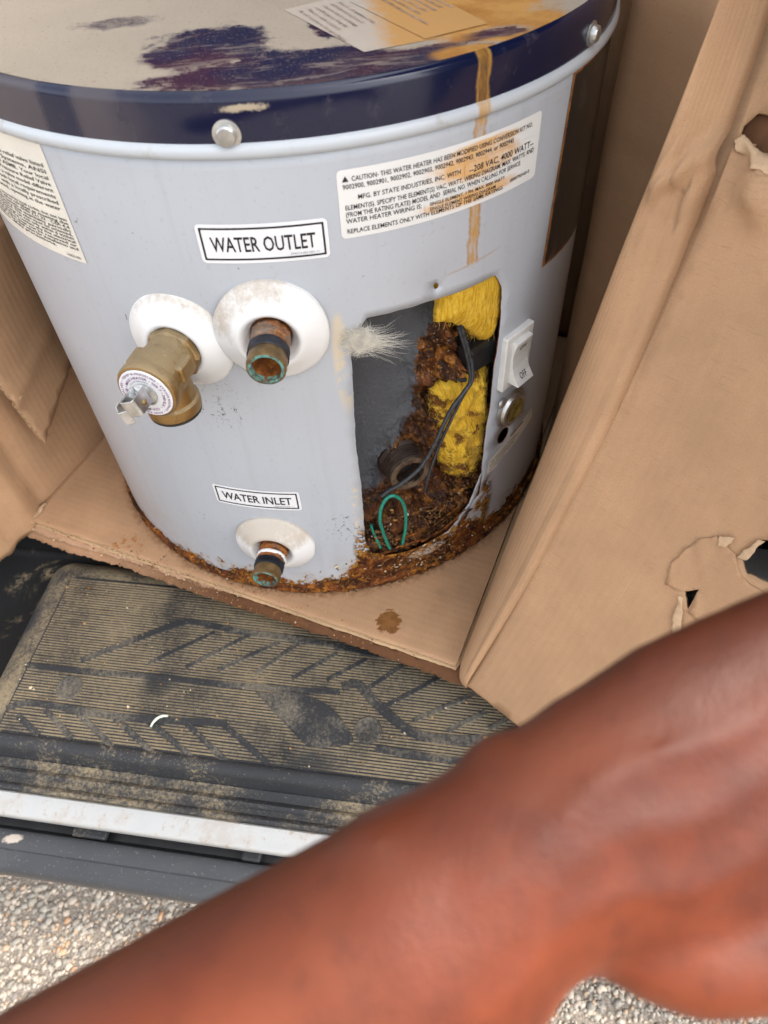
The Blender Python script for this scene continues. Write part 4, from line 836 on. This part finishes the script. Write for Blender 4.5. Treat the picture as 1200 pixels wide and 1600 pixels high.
ring_text('ANSI Z21.22 RELIEF VALVES \u2022 TEMP & PRESSURE \u2022 STEAM RATING \u2022 ', .0158, .0021, R(300), R(355), MT['purple_ink'], 'lettering')
ring_text('CSA 500,000 BTU/HR \u2022 MAX HEATER \u2022 SER 7 \u2022 240 SLX \u2022 ', .0123, .0028, R(300), R(350), MT['purple_ink'], 'lettering')
ring_text('CSA \u2022 COMPLIES \u2022 ', .0102, .0013, R(200), R(150), MT['grey_ink'], 'lettering')
# outlet pointing down
vo = ov+dv*.0300
lathe('valve_outlet', [(.0150, -.006), (.0160, .004), (.0166, .014), (.0172, .0225), (.0190, .0245), (.0194, .0290), (.0190, .0325), (.0168, .0335), (.0150, .0325), (.0145, .020), (.0001, .018)], vo, -UP, MT['brass'], vb, 44, None, 35, up=(0, 1, 0))
lathe('gasket', [(.0150, .0330), (.0185, .0334), (.0187, .0350), (.0150, .0355)], vo+UP*0, -UP, MT['black'], vb, 36, None, 35, up=(0, 1, 0))
# lever: a folded bright clip
lv = ov+dv*.0545
lev = lathe('lever', [(.0086, 0), (.0086, .0012), (.0060, .0026), (.0045, .0032), (.0040, .0060), (.0001, .0062)], lv, dv, MT['steel'], vb, 28, None, 35)
def foldstrip(name, pts, w_, side, mat, parent, th=.0011):
    V = []; F = []
    for p in pts: V += [p-side*w_/2, p+side*w_/2]
    F = [(2*i, 2*i+1, 2*i+3, 2*i+2) for i in range(len(pts)-1)]; o = mk(name, V, F, mat, parent, False); mod(o, 'SOLIDIFY', thickness=th, offset=0); mod(o, 'BEVEL', width=.0004, segments=2); return o
ls = (tv*.35+UP*-.94).normalized(); lt = dv.cross(ls).normalized()
for sg in (-1, 1):
    c0 = lv+lt*sg*.0052-ls*.002
    foldstrip('lever_cheek', [c0+dv*.0015, c0+dv*.008, c0+dv*.0165], .0120, ls, MT['steel'], lev)
    lathe('rivet', [(.0019, 0), (.0019, .0009), (.0012, .0014), (.0001, .0015)], c0+dv*.0100+lt*sg*.0005+ls*.001, lt*sg, MT['brass'], lev, 14)
foldstrip('lever_bridge', [lv+dv*.0165-lt*.0052-ls*.002, lv+dv*.0176-lt*.0040-ls*.002, lv+dv*.0176+lt*.0040-ls*.002, lv+dv*.0165+lt*.0052-ls*.002], .0120, ls, MT['steel'], lev)
foldstrip('lever_arm', [lv+dv*.0095+ls*.006+lt*k_ for k_ in (-.0058, -.002, .002, .0058)], .0022, dv, MT['steel'], lev)
foldstrip('lever_tab', [lv+dv*.0168-lt*.0050+ls*.004, lv+dv*.0195-lt*.0098+ls*.003, lv+dv*.0150-lt*.0135+ls*.001, lv+dv*.0080-lt*.0120+ls*.000], .0105, ls, MT['steel'], lev)

# --- inside the opening: tank wall, rust, element collar, insulation, wires
def crust(p, z):
    low = sst(z, .135, .070); col = math.exp(-((p-24)/5.0)**2)*sst(z, .08, .12)*sst(z, .285, .245); mid = math.exp(-((p-17)/7)**2-((z-.135)/.045)**2)
    up = math.exp(-((p-25)/3.5)**2-((z-.245)/.04)**2)
    return min(1.25, low*1.05+col*.85+mid*.75+up*.75)
def f_tank(p, z):
    k = crust(p, z); n_ = fr(p*.20, z*46, 2, 6)*1.25; n2_ = fr(p*.9, z*230, 5, 4)
    low = sst(z, .125, .045)
    d = k*(.006+.016*n_+.006*n2_)+low*.024+.008*math.exp(-((p-25)/3.5)**2-((z-.255)/.03)**2)
    return pz(p, z, .214+max(-.002, min(.0325, d))+.0004*noise.noise(Vector((p, z*60, 1))))
ps = list(np.linspace(-6, 46, 210)); zs = list(np.linspace(.030, .345, 260))
tk = grid('tank', ps, zs, f_tank, MT['tank'], wh, crust)
dc, tc = radial(15.2); oc = pz(15.2, .1385, .206)
pr = [(.0225, .0), (.0222, .011), (.0200, .0130)]
for i in range(6): h = .0140+i*.0026; pr += [(.0186, h), (.0199, h+.0010), (.0199, h+.0016), (.0186, h+.0025)]
pr += [(.0190, .0305), (.0150, .0312), (.0132, .0308), (.0128, .022), (.0126, .002), (.0001, .001)]
col_ = lathe('element_collar', pr, oc, dc, flat('dark_rusty_thread', (.045, .026, .018), .6, .4, 90, .6, .8), wh, 56, None, 30, wob=lambda t, r_, h: .0006*fr(t*3, h*400, 3, 3))
lathe('collar_lip', [(.0190, .0303), (.0186, .0318), (.0160, .0324), (.0136, .0318), (.0129, .0290)], oc, dc, flat('scaled_steel_lip', (.17, .115, .075), .55, .5, 120, .6, .7), col_, 56, None, 40, wob=lambda t, r_, h: .0005*fr(t*4, h*400, 6, 3))
lathe('collar_bore', [(.0126, .016), (.0001, .0155)], oc, dc, MT['black'], col_, 24)
# insulation: thick curved blocks
FV = []; FF = []
def wool(name, poly, r0, r1, amp, burn, seed, lab, step=.0035, nf=1100):
    P0 = jag(dg2(poly), .003, .0012, True, seed); c = (sum(p[0] for p in P0)/len(P0), sum(p[1] for p in P0)/len(P0)); pl = np.array(P0)
    def dist(u, v): return float(np.min(np.hypot(pl[:, 0]-u, pl[:, 1]-v)))
    def fn(u, v):
        e_ = dist(u, v); k = 1-math.exp(-e_/.006)
        h = r0+(r1-r0)*k+amp*k*(fr(u*60, v*60, seed, 5)+.5*abs(fr(u*150, v*150, seed+3, 3)))
        return cyl(u, v, min(h, .2485))
    o = sheet(name, P0, step, fn, MT['wool'], wh, (), 0, None, {'burn': burn}); o['label'] = lab; mod(o, 'SOLIDIFY', thickness=.010, offset=-1)
    vs_ = o.data.vertices; V = []; F = []
    for i in range(nf):
        p = vs_[rng.integers(len(vs_))].co.copy(); rd = Vector((p.x, p.y, 0)).normalized(); tn = Vector((-rd.y, rd.x, 0))
        a0 = random.gauss(90, 32) if seed != 3 else random.gauss(90, 10); d_ = (tn*math.cos(R(a0))+UP*math.sin(R(a0))+rd*random.uniform(-.1, .5)).normalized()*random.choice((-1, 1)); L_ = random.uniform(.003, .010); pts = []
        p = p+rd*.0002
        for k_ in range(4): pts.append(p.copy()); p = p+d_*L_/3; d_ = (d_+Vector((random.gauss(0, .2), random.gauss(0, .2), random.gauss(0, .2)))-rd*.15).normalized()
        v, f = tube_data(pts, [.00016, .00014, .00012, .00006], 3); kk = len(V); V += v; F += [tuple(j+kk for j in q) for q in f]
    h_ = mk('loose_fibres', V, F, MT['wool_fibre'], o); h_['kind'] = 'stuff'; return o
wool('insulation', [(20.4, .345), (34, .345), (36.5, .30), (35.4, .262), (33.6, .2530), (31.0, .2560), (29.0, .2650), (25.0, .2830), (20.6, .2920)], .236, .2475, .0012, lambda u, v: .05, 3, 'clean yellow insulation slab at the top of the opening', .003, 350)
wool('insulation', [(24.5, .222), (27.5, .226), (30, .220), (36, .224), (38, .16), (36.5, .095), (33.0, .080), (29, .092), (25.0, .108), (23.8, .135), (25.2, .160), (22.0, .185), (21.5, .215)], .222, .239, .0075, lambda u, v: .20+.45*sst(v, .15, .09)+.40*sst(R(26)*RH-u, 0, .015)+.50*noise.noise(Vector((u*90, v*80, 4)))+.35*math.exp(-((v-.158)/.010)**2-((u-R(28.5)*RH)/.014)**2), 8, 'torn rust stained yellow insulation below it', .0022)
wool('insulation', [(28.0, .158), (30, .166), (34, .160), (35, .130), (33, .105), (29.5, .104), (27.6, .125)], .226, .2430, .0065, lambda u, v: .32+.5*noise.noise(Vector((u*60, v*60, 9))), 21, 'frayed lump of insulation stained brown', .0022)
boxo('foam_block', pz(31.5, .243, .236), radial(31.5)[1], radial(31.5)[0], UP, .034, .016, .024, MT['black'], wh, .003)
# wires
def wpath(l): return [pz(p, z, r) for p, z, r in l]
w1 = tube('wire', wpath([(26.0, .285, .238), (27.2, .262, .241), (28.0, .245, .244), (27.8, .230, .247), (26.0, .222, .248), (23.2, .212, .249), (20.8, .195, .2500), (18.6, .178, .2520), (15.8, .160, .2525), (12.2, .147, .2515), (9.5, .140, .2500), (8.0, .1340, .2490)]), .0019, MT['wire'], wh, 10); w1['label'] = 'thick black wire ending over the collar'
w2 = tube('wire', wpath([(25.6, .280, .238), (26.8, .258, .242), (27.4, .240, .245), (27.2, .227, .247), (25.2, .212, .247), (22.0, .190, .2490), (20.0, .172, .2500), (18.6, .152, .2500), (17.7, .136, .2495), (17.2, .122, .2490)]), .0014, MT['wire'], wh, 10); w2['label'] = 'thin black wire with a bare copper end'
tube('copper_strand', wpath([(17.2, .123, .2490), (17.5, .117, .2490), (18.3, .110, .2490)]), .0006, MT['copper'], w2, 8)
tube('wire_nub', wpath([(26.2, .233, .247), (25.0, .236, .2485), (24.2, .239, .2490)]), [.0017, .0016, .0013], MT['wire'], wh, 8)
gw = tube('wire', wpath([(8.9, .0560, .2495), (8.3, .0680, .2510), (7.4, .0900, .2525), (7.0, .1080, .2530), (7.5, .1240, .2530), (8.8, .1345, .2530), (10.4, .1345, .2530), (11.9, .1230, .2525), (12.6, .1040, .2520), (12.5, .0800, .2510), (12.0, .0640, .2500), (11.8, .0540, .2490)]), .00155, MT['green'], wh, 10, 8); gw['label'] = 'green wire bent into an upright loop'
tube('wire', wpath([(7.0, .0560, .246), (5.8, .0780, .244), (5.4, .0900, .243)]), .0014, MT['green'], wh, 8)['label'] = 'stub of green wire behind the loop'
# rubble in the foot of the opening
N = 800; ph = rng.uniform(4.5, 30, N); zz = .046+np.abs(rng.normal(0, .020, N)); rr = .2405+rng.uniform(0, .006, N)-np.clip((zz-.05)*.10, 0, .02)
o = stones('rust_crumbs', np.stack([rr*np.sin(np.radians(ph)), -rr*np.cos(np.radians(ph)), zz], 1), rng.uniform(.0004, .0017, N), MT['crumb'], wh, .7, rng.choice([.0, .06, .14, .3, .52, .97], N, p=[.34, .24, .18, .12, .07, .05])); o['kind'] = 'stuff'
# plates of flaked steel along the foot
for i, (p, z, l, h, tw, off) in enumerate(((9, .052, .030, .007, 4, .0005), (14, .051, .026, .005, -6, -.002), (20, .054, .034, .006, 10, .0005), (25, .062, .028, .008, 28, .001), (28, .058, .02, .012, 48, .001), (13, .060, .022, .005, 2, -.004), (22, .066, .024, .006, 20, -.003))):
    pts = jag([(-l/2, -h/2), (l/2, -h/2), (l/2, h/2), (-l/2, h/2)], .002, .0016, True, 30+i); c_, s_ = math.cos(R(tw)), math.sin(R(tw))
    q = sheet('steel_flake', pts, .004, lambda x, y: cyl(R(p)*RH+x*c_-y*s_, z+x*s_+y*c_, RH+off+.0012*noise.noise(Vector((x*150, y*150, i)))+y*.25), MT['rust_orange'] if i % 2 else MT['rust'], wh, (), .0007)
# torn strip of jacket bent outwards at the right foot
sheet('bent_jacket_edge', jag(dg2([(31.0, .083), (31.9, .112), (30.4, .096), (28.6, .0745), (25.4, .0630), (26.5, .0610), (29.0, .0700)]), .003, .0003, True, 2), .003, lambda u, v: cyl(u, v, RH+.0012), MT['bead'], wh, (), .0008)
# fibre tuft
V = []; F = []
base = pz(4.6, .3055, RH+.0012); d4, t4 = radial(5)
for i in range(1500):
    core = i % 7 > 0
    if core: L_ = random.uniform(.004, .010); a0 = random.uniform(-180, 180); p = base+t4*random.gauss(.0045, .0038)+UP*random.gauss(-.0005, .0040)+d4*random.uniform(-.001, .003)
    else: L_ = random.choice((.014, .020, .027, .036))*random.uniform(.7, 1.2); a0 = random.gauss(-14, 10); p = base+t4*random.uniform(0, .008)+UP*random.gauss(-.001, .0040)+d4*random.uniform(-.001, .003)
    dirv = (t4*math.cos(R(a0))+UP*math.sin(R(a0))+d4*random.gauss(.0, .10)).normalized(); cv = random.gauss(0, 1.2) if core else random.gauss(.12, .30); pts = []
    for k_ in range(6): pts.append(p.copy()); p = p+dirv*L_/5; dirv = (dirv+UP*cv*.2+d4*random.gauss(0, .08)+t4*random.gauss(0, .16)).normalized()
    v, f = tube_data(pts, [.00013, .00012, .00010, .00008, .00006, .00003], 3); kk = len(V); V += v; F += [tuple(j+kk for j in q) for q in f]
o = mk('fibre_tuft', V, F, MT['hair'], wh, True); o['kind'] = 'stuff'
# --- rocker switch
ds, ts = radial(38.2); oswitch = pz(38.2, .2310)
sw = boxo('rocker_switch', oswitch+ds*.0018, ts, ds, UP, .0350, .0062, .0540, MT['switch'], wh, .0012, 3); sw['label'] = 'ivory rocker switch marked ON and OFF'
prof = [(-.0205, .004), (-.0205, .0150), (-.0195, .0152), (-.012, .0098), (-.004, .0072), (.004, .0066), (.0120, .0074), (.0185, .0092), (.0205, .0092), (.0205, .004)]
V = []; F = []; hw = .0105; n = len(prof)
for sg in (-1, 1): V += [oswitch+ts*(sg*hw+.0005)+ds*d_+UP*z_ for z_, d_ in prof]
F = [(i, i+1, n+i+1, n+i) for i in range(n-1)]+[tuple(range(n))[::-1], tuple(range(n, 2*n))]
rk = mk('rocker', V, F, MT['switch'], sw, False); mod(rk, 'BEVEL', width=.0006, segments=2, limit_method='ANGLE')
def rsurf(x, y): return oswitch+ts*(x+.0005)+ds*(float(np.interp(y, [p[0] for p in prof[2:8]], [p[1] for p in prof[2:8]]))+.0004)+UP*y
lettering([('ON', 0, .0108, .0066, 'CENTER', .0001, .8)], rsurf, MT['black_ink'], sw); lettering([('OFF', 0, -.0160, .0068, 'CENTER', .0001, .72)], rsurf, MT['black_ink'], sw)
# --- round cover with two screws
dd, td = radial(39.4); od = pz(39.4, .1695)
dial = lathe('round_cover', [(.0196, -.001), (.0198, .0012), (.0185, .0024), (.0172, .0022), (.0160, .0050), (.0145, .0058), (.0120, .0052)], od, dd, MT['zinc'], wh, 44, None, 30); dial['label'] = 'round metal cover with an amber window'
lathe('window', [(.0122, .0050), (.0100, .0042), (.0001, .0040)], od, dd, MT['amber'], dial, 28)
for dp, z in ((-3.7, .0168), (3.9, -.0172)):
    boxo('ear', pz(39.4+dp*.86, .1695+z*.86, RH+.0008), td, dd, UP, .0085, .0016, .0085, MT['zinc'], dial, .0007)
    lathe('screw', [(.0044, 0), (.0042, .0018), (.0028, .0030), (.0001, .0034)], pz(39.4+dp, .1695+z, RH+.0014), dd, MT['zinc'], dial, 20)

# ================================================================== loose bits
sp = [AB(a, b, zt+.0035) for a, b in ((-.1072, -.3918), (-.1062, -.3870), (-.1035, -.3825), (-.0991, -.3798), (-.0942, -.3792))]
o = tube('plastic_scrap', sp, [.0010, .0013, .0014, .0014, .0011], MT['scrap'], None, 8, 5); o['label'] = 'curved pale plastic scrap lying on the ribbed step pad'; o['category'] = 'scrap'
N = 230; a_ = rng.uniform(-.26, .24, N); b_ = rng.uniform(-.41, -.24, N); s_ = rng.choice([.0005, .0008, .0012, .0019], N, p=[.5, .34, .13, .03])
o = stones('grit', np.stack([a_*AV.x+b_*BV.x, a_*AV.y+b_*BV.y, zt+.0013+s_*.3], 1), s_, MT['crumb'], None, .7, rng.choice([.2, .45, .6, .95], N)); o['kind'] = 'stuff'; o['label'] = 'sand grains and crumbs scattered on the step pad'
N = 330; e_ = np.concatenate([rng.normal(-.02, .10, 250), rng.normal(-.03, .08, 80)]); n_ = np.concatenate([rng.uniform(-.273, -.262, 250), rng.uniform(-.262, -.250, 80)]); s_ = rng.choice([.0004, .0007, .0011], N, p=[.55, .35, .10])
z_ = np.where(n_ < -.2612, -.0035+(n_+.2612)*.5, .0008)
o = stones('rust_grit', np.stack([e_*EV.x+n_*NV.x, e_*EV.y+n_*NV.y, z_], 1), s_, MT['crumb'], None, .7, rng.choice([.0, .1, .3, .5, .9], N)); o['kind'] = 'stuff'; o['label'] = 'rust crumbs along the torn front edge of the box'

# ================================================================== the reaching arm
pr_ = bpy.data.objects.new('person', None); pr_.location = (.02, -.62, .40); scene.collection.objects.link(pr_); pr_['label'] = 'bare brown forearm and hand of someone reaching across in front of the box'; pr_['category'] = 'person'
ST = [((-.2619-.03, -.7169-.03, .2953-.02), None, .040, .040), ((-.2125, -.6994, .3259), None, .040, .038), ((-.138, -.6723, .3688), None, .036, .033)]
pairs = [((-0.0958, -0.631, 0.4133), (-0.0746, -0.6775, 0.3768)), ((-0.0726, -0.6241, 0.4179), (-0.0512, -0.6714, 0.3808)), ((-0.0489, -0.617, 0.4228), (-0.0257, -0.6654, 0.3849)), ((-0.0263, -0.6105, 0.4271), (-0.003, -0.66, 0.3883)), ((-0.0115, -0.6058, 0.4294), (0.0131, -0.6548, 0.3911)), ((-0.0038, -0.602, 0.4305), (0.0228, -0.651, 0.3922)), ((0.0071, -0.5996, 0.4306), (0.0316, -0.6483, 0.3925)), ((0.0211, -0.595, 0.4327), (0.0397, -0.6405, 0.3968)), ((0.0355, -0.5898, 0.4354), (0.0486, -0.6385, 0.3965)), ((0.0538, -0.5827, 0.4399), (0.0579, -0.6385, 0.3945)), ((0.0726, -0.5752, 0.4448), (0.0746, -0.6441, 0.3885)), ((0.0912, -0.5706, 0.4473), (0.0927, -0.6436, 0.3876)), ((0.1102, -0.5662, 0.4496), (0.113, -0.642, 0.3877)), ((0.1291, -0.5638, 0.4502), (0.1325, -0.6375, 0.3902))]
thick = [.028, .027, .026, .0245, .023, .022, .021, .020, .0195, .019, .0185, .018, .017, .015]
VD = Vector((.0538, .6321, -.773)).normalized()
rings = [(Vector(c), None, hw_, ht) for c, _, hw_, ht in ST]+[((Vector(a)+Vector(b))/2, (Vector(a)-Vector(b)), (Vector(a)-Vector(b)).length/2, t) for (a, b), t in zip(pairs, thick)]
V = []; F = []; SEG = 40
def loft(rings, V, F, seg=SEG):
    s0 = len(V); n = len(rings)
    for i, (c, ac, hw_, ht) in enumerate(rings):
        t = (rings[min(i+1, n-1)][0]-rings[max(i-1, 0)][0]).normalized(); y = VD-t*VD.dot(t); y.normalize(); x = t.cross(y)
        if ac is not None: x = (ac-t*ac.dot(t)*.0).normalized()
        for k in range(seg): a = 2*math.pi*k/seg; V.append(c+x*math.cos(a)*hw_+y*math.sin(a)*ht)
    F += [(s0+i*seg+k, s0+i*seg+(k+1) % seg, s0+(i+1)*seg+(k+1) % seg, s0+(i+1)*seg+k) for i in range(n-1) for k in range(seg)]
    F += [tuple(s0+k for k in range(seg))[::-1], tuple(s0+(n-1)*seg+k for k in range(seg))]
loft(rings, V, F)
def chain(pts, rads, V, F, sub=5, seg=20):
    q = smooth_line(pts, sub); r_ = list(np.interp(np.linspace(0, 1, len(q)), np.linspace(0, 1, len(rads)), rads)); q2 = list(q)+[q[-1]+(q[-1]-q[-2]).normalized()*r_[-1]*.6]; r_ = r_+[r_[-1]*.45]
    v, f = tube_data(q2, r_, seg); k = len(V); V += v; F += [tuple(j+k for j in g_) for g_ in f]
chain([(0.0394, -0.6206, 0.4106), (0.0547, -0.6325, 0.4010), (0.0737, -0.6400, 0.3970), (0.0957, -0.6420, 0.3985), (0.1219, -0.6384, 0.403), (0.1433, -0.6328, 0.4051)], [.009, .0110, .0140, .0135, .0115, .0095], V, F)
fing = [[(0.1138, -0.5785, 0.4384), (0.1355, -0.5747, 0.4431), (0.170, -0.569, 0.4383), (0.1967, -0.5593, 0.4219), (0.2065, -0.5506, 0.4046)], [(0.1109, -0.5957, 0.4242), (0.1326, -0.5918, 0.4288), (0.1779, -0.587, 0.4233), (0.2103, -0.5795, 0.4032), (0.2208, -0.5725, 0.3844)], [(0.1081, -0.6122, 0.4105), (0.1298, -0.6084, 0.4152), (0.1789, -0.6043, 0.4089), (0.213, -0.599, 0.387), (0.2232, -0.5936, 0.3669)], [(0.1055, -0.628, 0.3974), (0.1271, -0.6242, 0.402), (0.1721, -0.621, 0.3951), (0.2059, -0.6176, 0.3736), (0.2148, -0.6139, 0.3551)]]
for fpts, r0 in zip(fing, (.0080, .0090, .0094, .0092)): chain(fpts, [r0*1.15, r0*1.2, r0*.95, r0*.88, r0*.72], V, F)
# knuckle, wrist bone and tendons
def lump(c, r_, V, F):
    bm = bmesh.new(); bmesh.ops.create_icosphere(bm, subdivisions=3, radius=1); k = len(V); V += [Vector(c)+Vector((v.co.x*r_[0], v.co.y*r_[1], v.co.z*r_[2])) for v in bm.verts]; F += [tuple(v.index+k for v in f.verts) for f in bm.faces]; bm.free()
lump((-.0020, -.6125, .4280), (.014, .010, .010), V, F)
for c_l, r_l in (((.0330, -.5965, .4285), (.013, .010, .010)), ((.0535, -.5900, .4335), (.012, .009, .009)), ((.0180, -.6040, .4260), (.010, .008, .008))): lump(c_l, r_l, V, F)
for k_, (o0, o1) in enumerate(((.35, .62), (.05, .30), (-.28, -.12))):
    pts = []
    for i in range(9, 17):
        c_, ac, hw_, ht = rings[i]; t_ = (i-9)/7; o_ = o0+(o1-o0)*t_+.06*math.sin(i*1.7+k_); pts.append(c_+ac.normalized()*hw_*o_-VD*ht*math.sqrt(1-o_*o_)*.955)
    chain(pts, [.0025]*4, V, F, 4, 12)
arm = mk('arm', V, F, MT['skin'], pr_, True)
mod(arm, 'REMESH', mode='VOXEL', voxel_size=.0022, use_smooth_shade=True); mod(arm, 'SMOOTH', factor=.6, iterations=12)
# sleeve closing the upper end of the arm
c0 = Vector((-.2919, -.7469, .2753)); ax = (Vector((-.2125, -.6994, .3259))-c0).normalized()
lathe('sleeve', [(.046, .02), (.052, .018), (.056, -.03), (.060, -.09), (.05, -.12), (.0001, -.125)], c0, ax, MT['cloth'], pr_, 40, None, 60, wob=lambda t, r_, h: .003*noise.noise(Vector((math.cos(t)*2, math.sin(t)*2, h*30))))
